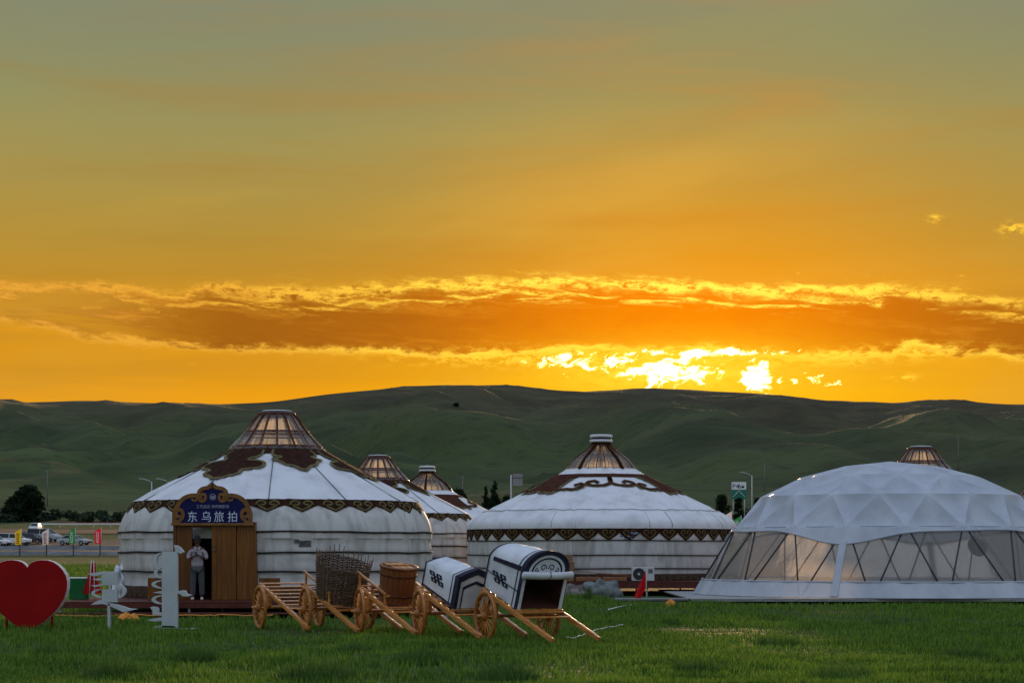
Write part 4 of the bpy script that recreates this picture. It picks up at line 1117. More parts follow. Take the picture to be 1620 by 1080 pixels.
# wooden tub (stands on the third cart)
p = on_cart(c3, .50, x=-.62, up=.04)
tb_ = thing('wooden_tub', 'round brown wooden tub with plank lid and two hoops', 'tub', p, .3); tb_.rotation_euler = (-TILT*.55, 0, c3.rotation_euler.z)
NSt = 20
def stave():
    m = MB(); st = 2*math.pi/NSt*.49
    for z, r in ((0, .36), (.4, .385), (.74, .40)):
        for rr in (r, r-.03):
            for s_ in (-1, 0, 1): m.v.append((rr*math.sin(st*s_), -rr*math.cos(st*s_), z))
    for i in range(2):
        o = i*6
        for a, b in ((0, 1), (1, 2), (2, 5), (5, 4), (4, 3), (3, 0)): m.f.append((o+a, o+b, o+b+6, o+a+6))
    m.f += [(12, 13, 16, 15), (13, 14, 17, 16)]
    return m.mesh('stave', 'barrel_wood')
sm = stave()
for j in range(NSt): link('stave', sm, tb_, rot=(0, 0, 2*math.pi*j/NSt))
for z, r in ((.16, .373), (.60, .398)):
    m = MB(); m.lathe([(r, z-.022), (r+.012, z-.02), (r+.012, z+.02), (r, z+.022)], 40); m.build('hoop', 'rib_wood', tb_, True)
m = MB(); m.lathe([(.37, .745), (.42, .745), (.42, .79), (.36, .795), (.36, .77), (.01, .765)], 40); m.build('lid', 'barrel_wood', tb_, True)
for i in range(3): MB().box((-.16+.16*i, 0, .782), (.14, .60, .02)).build('lid_plank', 'cart_wood', tb_, bevel=.005)
MB().box((0, 0, .80), (.5, .08, .035)).build('lid_batten', 'cart_wood', tb_, bevel=.006)

# ------------------------------------------------------------------ heart and script sculptures
HYd = 42.7; sH = F/HYd
def hpt(px, py): return ((px-810)/sH, CH+(HOR-py)/sH)
hr = [(43, 897), (46, 892.5), (51, 888.5), (58, 886), (66, 885), (75, 885.3), (84, 888), (92, 893), (99, 900), (104.5, 909), (107, 919), (106.5, 931), (102.5, 945), (95, 958), (84, 971), (70, 983), (56, 992.5), (48, 997), (43, 998.5)]
hp = [hpt(*q) for q in hr]+[hpt(86-x, y) for x, y in reversed(hr[1:-1])]
hx = hpt(43, 0)[0]; hp = [(x-hx, z) for x, z in hp]
ht = thing('heart_sign', 'big red heart sign with pale rim standing in the grass', 'sign', (hx, HYd, 0))
MB().prism(hp, .0, .26).build('body', 'heart_rim', ht, bevel=.01)
MB().prism([(x*.992, 1.0+(z-1.0)*.992) for x, z in hp], -.012, .01).build('front_face', 'heart_red', ht, bevel=.008)
for x in (-.5, .53): m = MB(); m.tube([(x, .13, 0), (x, .13, .42)], .03, 8); m.build('leg', 'heart_red', ht, True)

def script(label, polys, x_ref, extra=None):
    X0 = hpt(x_ref, 0)[0]
    t = thing('script_letters', label, 'sculpture', (X0, HYd+.2, 0)); sc_ = F/(HYd+.2)
    def q(u, v): px, py = 130+u/7.45, 860+v/7.45; return ((px-810)/sc_-X0, max(.0, CH+(HOR-py)/sc_))
    for nm, pl in polys:
        me = MB().prism([q(*p) for p in pl], -.07, .07).build(nm, 'letter_metal', t, bevel=.006)
    return t, q
def ringpoly(c, rx, ry, a0, a1, w, n=14):
    o = [(c[0]+rx*math.cos(R(a0+(a1-a0)*i/n)), c[1]-ry*math.sin(R(a0+(a1-a0)*i/n))) for i in range(n+1)]
    i_ = [(c[0]+(rx-w*(.35+.65*math.sin(math.pi*i/n)))*math.cos(R(a0+(a1-a0)*i/n)), c[1]-(ry-w*.62*(.35+.65*math.sin(math.pi*i/n)))*math.sin(R(a0+(a1-a0)*i/n))) for i in range(n+1)]
    return o+i_[::-1]
s1 = [('stroke', [(425, 325), (250, 325), (200, 331), (140, 340), (75, 352), (110, 370), (150, 380), (200, 372), (240, 360), (240, 398), (190, 405), (122, 412), (180, 430), (240, 430), (240, 468), (190, 480), (105, 487), (160, 506), (245, 490), (330, 482), (422, 475)]),
      ('stem', [(318, 484), (345, 484), (345, 540), (318, 540)]),
      ('stroke', [(242, 535), (405, 535), (421, 550), (421, 685), (235, 685)]),
      ('loop', ringpoly((240, 580), 128, 52, 95, 265, 40)),
      ('loop', ringpoly((410, 558), 112, 84, 82, -82, 46)),
      ('tail', [(105, 716), (160, 682), (225, 655), (240, 676), (300, 690), (400, 707), (480, 730), (560, 758), (655, 765), (580, 785), (490, 802), (440, 780), (380, 752), (310, 722), (250, 705), (170, 712)]),
      ('post', [(305, 700), (336, 700), (336, 1040), (305, 1040)])]
script('short grey metal script letters on a thin post beside the red heart', s1, 172)
s2 = [('spine', [(945, 90), (1130, 90), (1130, 985), (945, 985)]),
      ('top_hook', [(1085, 14), (1120, 16), (1165, 42), (1206, 95), (1165, 115), (1130, 100), (1105, 92), (1098, 60)]),
      ('loop', ringpoly((950, 205), 110, 105, 100, 250, 46)), ('loop', ringpoly((950, 345), 100, 62, 100, 262, 38)),
      ('loop', ringpoly((950, 475), 128, 50, 92, 268, 44)), ('tooth', [(946, 552), (900, 558), (835, 572), (900, 580), (946, 585)]),
      ('loop', ringpoly((950, 655), 128, 54, 92, 268, 44)),
      ('tooth', [(946, 838), (836, 838), (832, 780), (805, 745), (835, 735), (885, 740), (912, 765), (912, 805), (946, 800)]),
      ('tooth', [(946, 860), (880, 872), (770, 895), (850, 912), (946, 905)]),
      ('side_hook', [(1130, 555), (1180, 545), (1222, 546), (1240, 588), (1300, 600), (1260, 618), (1190, 616), (1160, 590), (1130, 582)]),
      ('foot', [(815, 1002), (865, 968), (946, 955), (1090, 960), (1130, 988), (1240, 992), (1360, 988), (1290, 1012), (1150, 1020), (1000, 1002), (890, 1006)])]
script('tall grey metal script letters on a wide spine in front of the yurt doorway', s2, 268)

# ------------------------------------------------------------------ person in the doorway
def skin(name, verts, edges, radii, m, parent, sub=2, root=0):
    me = bpy.data.meshes.new(name); me.from_pydata(verts, edges, []); me.materials.append(MAT[m])
    o = link(name, me, parent); md = o.modifiers.new('skin', 'SKIN'); md.use_smooth_shade = True; md.branch_smoothing = .6
    for i, r in enumerate(radii):
        d = me.skin_vertices[0].data[i]; d.radius = r if isinstance(r, tuple) else (r, r); d.use_root = (i == root)
    s = o.modifiers.new('sub', 'SUBSURF'); s.levels = sub; s.render_levels = sub
    return o
pX = (313-810)/F*52.2
pe = thing('person', 'person in pale shirt and dark trousers standing in the doorway, looking at a phone', 'person', (pX, 52.12, DECK_A), R(6))
# body: pelvis 0, spine, neck, head; arms bent with hands at chest; legs.   -Y is forward
bv = [(0, 0, .93), (0, .0, 1.12), (0, .01, 1.32), (0, .015, 1.42), (0, .0, 1.50), (0, -.015, 1.58), (0, -.02, 1.66), (0, -.01, 1.73),
      (-.17, .02, 1.39), (-.235, .01, 1.14), (-.11, -.21, 1.19), (-.045, -.25, 1.22), (.17, .02, 1.39), (.235, .01, 1.14), (.11, -.21, 1.19), (.045, -.25, 1.22),
      (-.09, 0, .86), (-.105, -.02, .48), (-.115, .02, .09), (-.125, -.10, .045), (.09, 0, .86), (.105, -.02, .48), (.115, .02, .09), (.125, -.10, .045),
      (0, -.10, 1.60)]
be = [(0, 1), (1, 2), (2, 3), (3, 4), (4, 5), (5, 6), (6, 7), (3, 8), (8, 9), (9, 10), (10, 11), (3, 12), (12, 13), (13, 14), (14, 15), (0, 16), (16, 17), (17, 18), (18, 19), (0, 20), (20, 21), (21, 22), (22, 23), (5, 24)]
br = [(.13, .10), (.12, .095), (.14, .10), (.08, .075), .052, (.072, .085), (.078, .092), (.05, .06), .06, .045, .033, (.036, .022), .06, .045, .033, (.036, .022), .085, .06, .042, .035, .085, .06, .042, .035, (.016, .02)]
skin('body', bv, be, br, 'skin', pe)
skin('shirt', [(0, 0, .88), (0, 0, 1.0), (0, .0, 1.16), (0, .01, 1.32), (0, .015, 1.42), (-.18, .02, 1.385), (-.245, .01, 1.15), (-.19, -.10, 1.165), (.18, .02, 1.385), (.245, .01, 1.15), (.19, -.10, 1.165)],
     [(0, 1), (1, 2), (2, 3), (3, 4), (4, 5), (5, 6), (6, 7), (4, 8), (8, 9), (9, 10)],
     [(.185, .135), (.18, .13), (.175, .13), (.18, .125), (.11, .09), .085, .072, .062, .085, .072, .062], 'cotton_shirt', pe)
m = MB()
for s_ in (-1, 1): m.add([(s_*.015, -.115, 1.40), (s_*.10, -.085, 1.455), (s_*.085, -.06, 1.475), (s_*.01, -.085, 1.44), (s_*.06, -.125, 1.375)], [(0, 4, 1, 2, 3)] if s_ < 0 else [(0, 3, 2, 1, 4)])
m.build('collar', 'cotton_shirt', pe)
skin('trousers', [(0, 0, .93), (-.095, 0, .84), (-.115, -.015, .48), (-.125, .015, .10), (.095, 0, .84), (.115, -.015, .48), (.125, .015, .10)], [(0, 1), (1, 2), (2, 3), (0, 4), (4, 5), (5, 6)],
     [(.165, .12), .108, .088, .08, .108, .088, .08], 'trousers', pe)
for s_ in (-1, 1):
    skin('shoe', [(s_*.12, .05, .045), (s_*.125, -.06, .045), (s_*.135, -.18, .035)], [(0, 1), (1, 2)], [(.045, .045), (.05, .045), (.042, .03)], 'shoe', pe, 1)
m = MB(); m.lathe([(.001, .13), (.05, .12), (.085, .08), (.100, .02), (.100, -.02)], 20); m.v = [(x, y*1.15, z) for x, y, z in m.v]; hat = m.build('cap', 'cap', pe, True, loc=(0, -.015, 1.66), rot=(R(8), 0, 0))
m = MB(); m.add([(-.085, -.09, -.015), (-.05, -.16, -.03), (0, -.185, -.034), (.05, -.16, -.03), (.085, -.09, -.015)], [(0, 1, 2, 3, 4)]); m.build('peak', 'cap', hat)
for s_ in (-1, 1):
    m = MB(); m.lathe([(.001, -.012), (.009, -.008), (.012, 0), (.009, .008), (.001, .012)], 8); m.build('eye', 'cap', pe, True, loc=(s_*.032, -.098, 1.625))
    m = MB(); m.lathe([(.001, -.03), (.012, -.02), (.016, 0), (.012, .02), (.001, .03)], 8); m.build('ear', 'skin', pe, True, loc=(s_*.082, -.01, 1.60))
    for k in range(4):
        x = s_*(.050-.012*k); m = MB(); m.tube([(x, -.25, 1.215-.014*k+.02), (x-s_*.02, -.283, 1.225-.014*k+.02), (x-s_*.042, -.276, 1.23-.013*k+.02)], [.0095, .009, .007], 6); m.build('finger', 'skin', pe, True)
    m = MB(); m.tube([(s_*.045, -.245, 1.245), (s_*.03, -.275, 1.265), (s_*.012, -.285, 1.27)], [.011, .010, .008], 6); m.build('thumb', 'skin', pe, True)
m = MB(); m.add([(-.028, -.095, 1.565), (.028, -.095, 1.565), (.02, -.098, 1.556), (-.02, -.098, 1.556)], [(0, 1, 2, 3)]); m.build('mouth', 'heart_red', pe)
phn = MB().box((0, 0, 0), (.075, .010, .15)).build('phone', 'dark_plastic', None, bevel=.004, loc=(pX, 52.12-.262, DECK_A+1.265), rot=(R(-35), 0, R(6)))
tag(phn, 'small dark phone held in both hands by the person in the doorway', 'phone')

# ------------------------------------------------------------------ small things near the decks
def board_thing(label, px0, px1, py0, py1, Y, z0, m='door_wood_b', name='wooden_board', th=.08):
    s = F/Y; x0, x1 = (px0-810)/s, (px1-810)/s; h = (py1-py0)/s
    t = thing(name, label, 'board', ((x0+x1)/2, Y, z0))
    MB().box((0, 0, h/2), (x1-x0, th, h)).build('panel', m, t, bevel=.01)
    for sx in (-1, 1): MB().box((sx*(x1-x0)*.4, .12, h*.3), (.04, .2, h*.6)).build('foot', m, t)
    return t
board_thing('orange brown wooden board propped on the deck behind the tall script letters', 234, 274, 912, 947, 52.2, DECK_A)
board_thing('low orange brown wooden box panel on the deck right of the doorway', 410, 443, 912, 947, 52.05, DECK_A)
g = thing('green_box', 'green metal box with pale lid beside the red flags', 'box', ((125-810)/F*53, 53, DECK_A))
MB().box((0, 0, .29), (.46, .4, .58)).build('body', 'green_paint', g, bevel=.015); MB().box((0, 0, .595), (.49, .43, .035)).build('lid', 'white_paint', g, bevel=.01)
def cloth(cols, rows, fn):
    m = MB()
    for i in range(rows+1):
        for j in range(cols+1): m.v.append(fn(j/cols, i/rows))
    for i in range(rows):
        for j in range(cols): a = i*(cols+1)+j; m.f.append((a, a+cols+1, a+cols+2, a+1))
    return m
for i, (px, lean) in enumerate(((141, .06), (150, -.03))):
    t = thing('red_flag', ('furled red flag leaning left behind the short script letters', 'furled red flag standing upright behind the short script letters')[i], 'flag', ((px-810)/F*52.6, 52.6, DECK_A), 0, 'furled red flags by the green box')
    m = MB(); m.tube([(0, 0, 0), (lean, 0, 1.08)], .014, 6); m.build('pole', 'pole_white', t, True)
    cloth(12, 12, lambda u, v: (lean*(1-v)+(u-.5)*(.06+.26*v)+.02*math.sin(9*u+5*v), .06*math.sin(u*14)*v+.03, 1.02-.86*v)).build('cloth', 'flag_red', t, True)
# crumpled wrap behind the yurt
def crumple(name, label, cat, loc, size, m, seed, n=16, rough=.3):
    rg = random.Random(seed); b = MB(); t = thing(name, label, cat, loc)
    bm = bmesh.new(); bmesh.ops.create_icosphere(bm, subdivisions=4, radius=1)
    off = [(Vector((rg.gauss(0, 1), rg.gauss(0, 1), rg.gauss(0, 1))).normalized(), rg.uniform(0, 6), rg.uniform(2, 7)) for _ in range(n)]
    for v in bm.verts:
        d = v.co.normalized(); q = 1+sum(rough/n*2.2*(abs(math.sin(f*d.dot(k)+p))-.5) for k, p, f in off)
        v.co = Vector((d.x*size[0]*q, d.y*size[1]*q, max(-.02, d.z*size[2]*q)))
    me = bpy.data.meshes.new(name); bm.to_mesh(me); bm.free(); me.materials.append(MAT[m]); me.polygons.foreach_set('use_smooth', [True]*len(me.polygons)); link('sheet', me, t)
    return t
w = crumple('plastic_wrap', 'crumpled silver plastic sheet heaped by the left side of the yurt', 'sheet', ((191-810)/F*55.5, 55.5, DECK_A), (.24, .22, .66), 'silver_wrap', 3, 18, 1.5)
crumple('tarp', 'grey green tarpaulin bundle in front of the wide yurt deck', 'tarp', ((952-810)/F*74, 74.0, 0), (.55, .3, .44), 'tarp', 21, 22, 1.3)
crumple('dirty_sheet', 'dirty pale sheet crumpled on the grass beside the tarpaulin', 'sheet', ((903-810)/F*74, 74.0, 0), (.60, .3, .34), 'tarp_dirty', 12, 14, .9)
# cardboard boxes, timber, air conditioner on the wide yurt's deck
def carton(label, px0, px1, py0, py1, Y, z0, rz, d=.5):
    s = F/Y; w_ = (px1-px0)/s; h = (py1-py0)/s
    t = thing('cardboard_box', label, 'box', (((px0+px1)/2-810)/s, Y, z0), rz, 'cardboard boxes on the wide yurt deck')
    MB().box((0, 0, h/2), (w_, d, h-.01)).build('body', 'cardboard', t, bevel=.008)
    MB().box((0, -d/2-.003, h/2), (.05, .004, h*.96)).build('tape', 'timber', t)
    for sx in (-1, 1): MB().box((sx*w_/4, 0, h+.006), (w_/2-.012, d-.01, .012), Matrix.Rotation(R(3*sx), 3, 'Y')).build('flap', 'cardboard', t)
    return t
DZ = .57
carton('tall cardboard box on the deck, another box on its top', 884, 908, 888, 918, 75.6, DZ, R(-4), .55)
carton('flat cardboard box lying on top of the tall cardboard box', 876, 905, 878, 888, 75.6, DZ+30*75.6/F+.03, R(5), .55)
carton('narrow cardboard box standing behind the arched cart cover', 866, 883, 895, 918, 75.9, DZ, R(2), .5)
k = 0
def timber(label, a, b, w_, h):
    t = thing('timber_beam', label, 'timber', a, 0, 'timber on the wide yurt deck'); d = Vector(b)-Vector(a)
    MB().bar((0, 0, 0), d, w_, h).build('beam', 'timber', t, bevel=.01)
    e = d.normalized()*.004
    MB().bar(-e, e*2, w_*.8, h*.8).build('end_grain', 'cardboard', t)
def dp(px, z, Y): return Vector(((px-810)/F*Y, Y, z))
for i in range(3): timber('squared timber in the left stack on the wide yurt deck', dp(911, DZ+.05+.085*(i//2), 75.25+.16*(i % 2)), dp(950, DZ+.05+.085*(i//2), 75.25+.16*(i % 2)), .14, .08)
for i in range(3): timber('squared timber in the stack against the air conditioner', dp(953, DZ+.05+.085*(i//2), 75.25+.16*(i % 2)), dp(991, DZ+.05+.085*(i//2), 75.28+.16*(i % 2)), .14, .08)
timber('long thin plank lying aslant across both timber stacks', dp(909, DZ+.40, 75.5), dp(990, DZ+.24, 75.55), .12, .03)
timber('second thin plank wedged behind the timber stacks', dp(945, DZ+.30, 75.75), dp(996, DZ+.20, 75.7), .12, .04)
ac = thing('air_conditioner', 'white air conditioner outdoor unit beside the red flag', 'appliance', dp(1017, DZ, 75.7)); 
MB().box((0, 0, .29), (.90, .32, .55)).build('case', 'ac_white', ac, bevel=.02)
m = MB(); m.lathe([(.235, 0), (.235, .012), (.215, .014), (.215, 0)], 32, close=True); m.build('fan_ring', 'dark_plastic', ac, loc=(-.17, -.163, .29), rot=(R(90), 0, 0))
m = MB(); m.disc(.215, 0, 32); fb = m.build('fan_grille', 'dark_plastic', ac, loc=(-.17, -.164, .29), rot=(R(90), 0, 0))
m = MB(); m.disc(.05, .02, 16); m.build('fan_hub', 'ac_white', fb)
MB().box((.29, -.165, .40), (.17, .008, .16)).build('label_panel', 'ac_print', ac)
for sx in (-.3, .3): MB().box((sx, 0, .008), (.06, .34, .016)).build('foot', 'dark_plastic', ac)
# red flag by the dome platform
fl = thing('red_flag', 'red triangular flag drooping from a white pole at the end of the dome platform', 'flag', ((1022-810)/F*64.5, 64.5, 0))
m = MB(); m.tube([(0.02, 0, 0), (0, 0, 1.17)], .018, 6); m.build('pole', 'pole_white', fl, True)
cloth(10, 16, lambda u, v: (-.02-max(0, v-.62)*.55*(1-u)-.46*v*u+.010*math.sin(8*u+6*v), -.03-.07*math.sin(9*u+3*v)*v, 1.13-1.05*v-.04*u*v)).build('cloth', 'flag_red', fl, True)
# ropes and litter on the grass
def gp(px, py, z=.05): Y = GY(py); return Vector(((px-810)/F*Y, Y, z))
def rope(label, pts, r, m, name='rope', cat='rope', z=.07):
    q = [gp(x, y, z) for x, y in pts]; o = q[0].copy(); t = thing(name, label, cat, (o.x, o.y, 0))
    dense = []
    for a, b in zip(q, q[1:]):
        for i in range(5): dense.append(a.lerp(b, i/5)+Vector((0, 0, random.uniform(-.03, .0)))-Vector((o.x, o.y, 0)))
    dense.append(q[-1]-Vector((o.x, o.y, 0)))
    mb = MB(); mb.tube(dense, r, 6); mb.build('strand', m, t, True)
rope('white rope lying in the grass between the arched cart and the red flag', [(962, 967), (974, 963.5), (985, 961), (996, 959), (1010, 958)], .014, 'rope_white', z=.085)
rope('white rope lying in the grass by the tips of the arched cart shafts', [(896, 1014), (909, 1013), (922, 1009), (935, 1004.5), (948, 999), (965, 996), (985, 993)], .013, 'rope_white', z=.085)
rope('orange hose along the front of the signboard yurt deck', [(82, 979.5), (130, 980), (175, 979.5), (215, 979), (260, 979), (320, 979.5), (350, 978.5), (400, 979.5), (432, 979)], .02, 'hose_orange', 'hose', 'hose', .12)
crumple('orange_cloth', 'crumpled orange cloth in the grass below the script letters', 'cloth', gp(203, 982, .02), (.2, .1, .13), 'cloth_orange', 5, 10, 1.0)
crumple('orange_litter', 'small scrap of orange litter in front of the dome platform', 'litter', gp(1061, 960, .05), (.09, .06, .12), 'cloth_orange', 6, 8, 1.2)

# ------------------------------------------------------------------ car park, fence, road
def strip(name, rows, material, lift=.02):      # rows of (px0, px1, Y)
    m = MB(); nx = 24
    for px0, px1, Y in rows:
        for i in range(nx+1):
            X = (px0+(px1-px0)*i/nx-810)/F*Y; m.v.append((X, Y, gz(X, Y)+lift))
    for r in range(len(rows)-1):
        for i in range(nx): a = r*(nx+1)+i; m.f.append((a, a+1, a+nx+2, a+nx+1))
    return tag(m.build(name, material, None, True), kind='structure')
strip('parking_area', [(-260, 330, y) for y in np.linspace(206, 275, 8)], 'asphalt', .05)
strip('road', [(-700, 1400, y) for y in np.linspace(294, 318, 8)], 'earth', .06)
FY = 203.0
fn = thing('fence', 'grey rail fence with dark posts in front of the parked cars', 'fence', gpt(100, FY)); fx0 = (100-810)/F*FY; fz = gz(fx0, FY)
step_ = 2.86
for i in range(-5, 6):
    px = 31.5+i*42.3; x = (px-810)/F*FY-fx0
    MB().box((x, 0, .62), (.14, .14, 1.24)).build('post', 'fence_post', fn, bevel=.02)
    for z, h in ((.28, .40), (.84, .44)):
        MB().box((x+step_/2, -.03+random.uniform(-.01, .01), z), (step_-.16, .05, h*random.uniform(.92, 1))).build('rail', 'fence_rail', fn, bevel=.01)
def car(label, X, Y, heading, body, kind='sedan', group='cars in the parking area'):
    t = thing('parked_car', label, 'car', (X, Y, gz(X, Y)+.06), heading, group)
    L, Wd = (4.6, 1.78) if kind != 'van' else (4.9, 1.85)
    if kind == 'sedan':
        low = [(-2.28, .35), (2.25, .33), (2.3, .62), (2.18, .78), (1.1, .90), (-1.6, .95), (-2.25, .9), (-2.32, .6)]; top = [(1.15, .88), (.45, 1.36), (-.9, 1.42), (-1.75, .95)]
    elif kind == 'suv':
        low = [(-2.2, .38), (2.2, .36), (2.27, .7), (2.15, .92), (1.15, 1.02), (-2.1, 1.05), (-2.27, .7)]; top = [(1.2, 1.0), (.5, 1.60), (-1.75, 1.66), (-2.15, 1.05)]
    else:
        low = [(-2.4, .38), (2.3, .36), (2.4, .7), (2.25, 1.0), (1.5, 1.15), (-2.4, 1.15)]; top = [(1.55, 1.13), (.75, 1.85), (-2.2, 1.9), (-2.4, 1.15)]
    MB().prism(low, -Wd/2, Wd/2).build('body', body, t, bevel=.09)
    def cab(poly, w0, w1, m, nm, grow=0):
        b = MB(); z0 = min(z for x, z in poly); z1 = max(z for x, z in poly); n = len(poly)
        for s_ in (-1, 1):
            for x, z in poly: q = (z-z0)/(z1-z0); b.v.append((x, s_*(w0+(w1-w0)*q+grow), z))
        b.f = [tuple(range(n)), tuple(range(2*n-1, n-1, -1))]+[(i, i+n, (i+1) % n+n, (i+1) % n) for i in range(n)]
        return b.build(nm, m, t, bevel=.03)
    cab(top, Wd/2-.06, Wd/2-.26, 'car_glass', 'windows')
    (x1, z1), (x2, z2) = top[1], top[2]
    MB().add([(x1+.06, s_*(Wd/2-.24), z1-.02) for s_ in (-1, 1)]+[(x2-.06, s_*(Wd/2-.24), z2-.02) for s_ in (-1, 1)]+[(x1, s_*(Wd/2-.27), z1+.03) for s_ in (-1, 1)]+[(x2, s_*(Wd/2-.27), z2+.03) for s_ in (-1, 1)],
             [(0, 1, 3, 2), (4, 6, 7, 5), (0, 4, 5, 1), (2, 3, 7, 6), (0, 2, 6, 4), (1, 5, 7, 3)]).build('roof', body, t, bevel=.03)
    for s_ in (-1, 1):
        for a, b in ((top[0], top[1]), (top[3], top[2]), ((-.25, top[0][1]), (-.3, top[2][1]-.02))):
            q = Wd/2-.045
            MB().bar((a[0], s_*q, a[1]), (b[0], s_*(Wd/2-.245), b[1]), .05, .07, (1, 0, 0)).build('pillar', body, t)
        MB().box((top[0][0]-.15, s_*(Wd/2+.05), top[0][1]+.06), (.12, .16, .12)).build('mirror', body, t, bevel=.03)
        MB().box((low[2][0]-.10, s_*(Wd/2-.28), low[2][1]+.03), (.16, .38, .14)).build('headlight', 'lamp_white', t, bevel=.03)
        MB().box((-2.22, s_*(Wd/2-.22), .82), (.14, .30, .14)).build('tail_light', 'tail_red', t, bevel=.02)
        for x in (-1.4, 1.38):
            w_ = MB(); w_.lathe([(.19, -.1), (.31, -.1), (.33, -.07), (.33, .07), (.31, .1), (.19, .1)], 20, close=True)
            wo = w_.build('wheel', 'tyre', t, True, loc=(x, s_*(Wd/2-.08), .33), rot=(R(90), 0, 0))
            r_ = MB(); r_.disc(.2, .06, 16); r_.disc(.2, -.06, 16, False); r_.build('rim', 'rim_metal', wo)
    MB().box((low[2][0]-.03, 0, .42), (.1, 1.2, .16)).build('grille', 'dark_plastic', t, bevel=.02)
    return t
def pk(px, Y): return (px-810)/F*Y
car('white suv parked behind the yellow banner', pk(22, 258), 258, R(-18), 'car_white', 'suv')
car('dark sedan parked between the yellow and the white banner', pk(49, 266), 266, R(-12), 'car_dark', 'sedan')
car('pale silver van parked behind the white banner', pk(70, 270), 270, R(-15), 'car_silver', 'van')
car('silver sedan parked behind the green banner', pk(118, 260), 260, R(-14), 'car_silver', 'sedan')
car('white car cut off at the end of the parked row', pk(-10, 252), 252, R(-14), 'car_white', 'sedan')
rc = car('white suv driving on the road towards the car park', pk(56, 303), 303, R(-88), 'car_white', 'suv', 'cars on the road'); rc.scale = (.8,)*3
def banner(label, px, Y, m, mark, h=3.0, w_=.78, n=6, py_top=None, flip=1):
    g0 = gpt(px, Y)
    if py_top is not None: h = CH+(HOR-py_top)/F*Y-g0.z
    t = thing('banner', label, 'banner', g0, 0, 'feather banners along the car park')
    p = MB(); p.tube([(w_/2*flip, 0, 0), (w_/2*flip, 0, h)], .03, 6); p.build('pole', 'pole_white', t, True)
    z0 = h-2.0 if h > 2.3 else .15
    fl_ = cloth(6, 14, lambda u, v: ((w_/2-u*w_)*flip, .06*math.sin(4*u+5*v), (h-.45*u-.03)*(1-v)+z0*v))
    o = fl_.build('cloth', m, t, True)
    for i in range(n):
        z = z0+.2+(h-z0-.85)*i/(n-1)
        for k_ in range(2): MB().box((-.04*flip+random.uniform(-.03, .03)+(.09 if k_ else -.09), -.085, z+random.uniform(-.02, .02)), (.13, .01, .15)).build('print', mark, o)
BY_ = 232
banner('yellow feather banner in front of the white suv', 29, BY_, 'flag_yellow', 'print_dark', py_top=835.5)
banner('white feather banner with dark print in front of the van', 72, BY_, 'flag_white', 'print_dark', py_top=835.5)
banner('green feather banner with pale print in front of the silver sedan', 114, BY_, 'flag_green', 'print_light', py_top=834)
banner('red feather banner with pale print beyond the silver sedan', 155, BY_, 'flag_scarlet', 'print_light', py_top=834)
banner('yellow feather banner peeping out behind the left side of the yurt', 197, 225, 'flag_yellow', 'print_dark', py_top=838)
banner('white feather banner between the wide yurt and the dome tent', 1152, 200, 'flag_white', 'print_dark', py_top=808, flip=1)
banner('pale green feather banner peeping over the dome tent edge', 1167, 205, 'flag_green', 'print_light', py_top=815)
# white barrier along the road
bt = thing('road_barrier', 'long white and red barrier rail beside the road', 'barrier', gpt(160, 326)); bx = (160-810)/F*326
MB().box((4.5, 0, .72), (30, .06, .22)).build('rail', 'white_paint', bt); MB().box((5.0, -.01, .92), (26, .05, .10)).build('rail_stripe', 'tail_red', bt)
for i in range(11): MB().box((-10+i*2.9, 0, .36), (.1, .1, .72)).build('post', 'grey_steel', bt)
# street lamps
def lamp(label, px, py_top, Y, flip=-1, arm=1.3):
    g0 = gpt(px, Y); top = CH+(HOR-py_top)/F*Y-g0.z
    t = thing('street_lamp', label, 'lamp', g0, 0, 'street lamps along the road')
    m = MB(); m.tube([(0, 0, 0), (0, 0, top-.45)], [.11, .075], 8); m.build('pole', 'grey_lamp', t, True)
    m = MB(); m.tube([(0, 0, top-.5), (flip*arm*.5, 0, top-.2), (flip*arm, 0, top-.03)], .06, 6); m.build('arm', 'grey_lamp', t, True)
    m = MB(); m.box((flip*(arm+.25), 0, top), (.62, .26, .12), Matrix.Rotation(R(-6*flip), 3, 'Y')); m.build('lamp_head', 'grey_lamp', t, bevel=.03)
mat('grey_lamp', (.45, .46, .44), None, rough=.45, metal=.2)
lamp('street lamp whose pole rises behind the eave of the signboard yurt, farther from its crown', 240, 757, 280)
lamp('street lamp standing over the roof slope of the signboard yurt', 266, 757, 296)
lamp('street lamp rising between the wide yurt and the dome tent', 1189.5, 747, 300)
# signs
def sign_green():
    Y = 288; g0 = gpt(1169, Y); s = F/Y; t = thing('road_sign', 'white and green road sign on two posts near the street lamp', 'sign', g0)
    z = lambda py: CH+(HOR-py)/s-g0.z
    MB().box((0, 0, (z(762)+z(774))/2), (23/s, .06, z(762)-z(774))).build('upper_plate', 'white_paint', t)
    MB().box((0, 0, (z(774.2)+z(789))/2), (23/s, .06, z(774.2)-z(789))).build('lower_plate', 'sign_green', t)
    m = MB()
    for sx in (-1, 1): m.bar((0, -.04, z(775.5)), (sx*9.5/s, -.04, z(786)), .05, .2, (0, 1, 0)); m.bar((0, -.04, z(775.5)), (sx*4/s, -.04, z(781)), .04, .15, (0, 1, 0))
    m.build('route_lines', 'white_paint', t)
    for ch, px in (('P', 1161), ('4', 1166.5), ('6', 1170)): link('lettering', text_mesh(ch, .95, 'print_dark', .01), t, loc=((px-1169)/s, -.05, z(772)), rot=(R(90), 0, 0))
    MB().prism([(3.2/s, z(771.5)), (8.5/s, z(771.5)), (8.5/s, z(769.5)), (7/s, z(768)), (5.5/s, z(767)), (4.2/s, z(769))], -.05, -.035).build('pictogram', 'print_dark', t)
    for sx in (-9, 9): m = MB(); m.tube([(sx/s, .06, 0), (sx/s, .06, z(763))], .07, 6); m.build('post', 'grey_lamp', t, True)
sign_green()
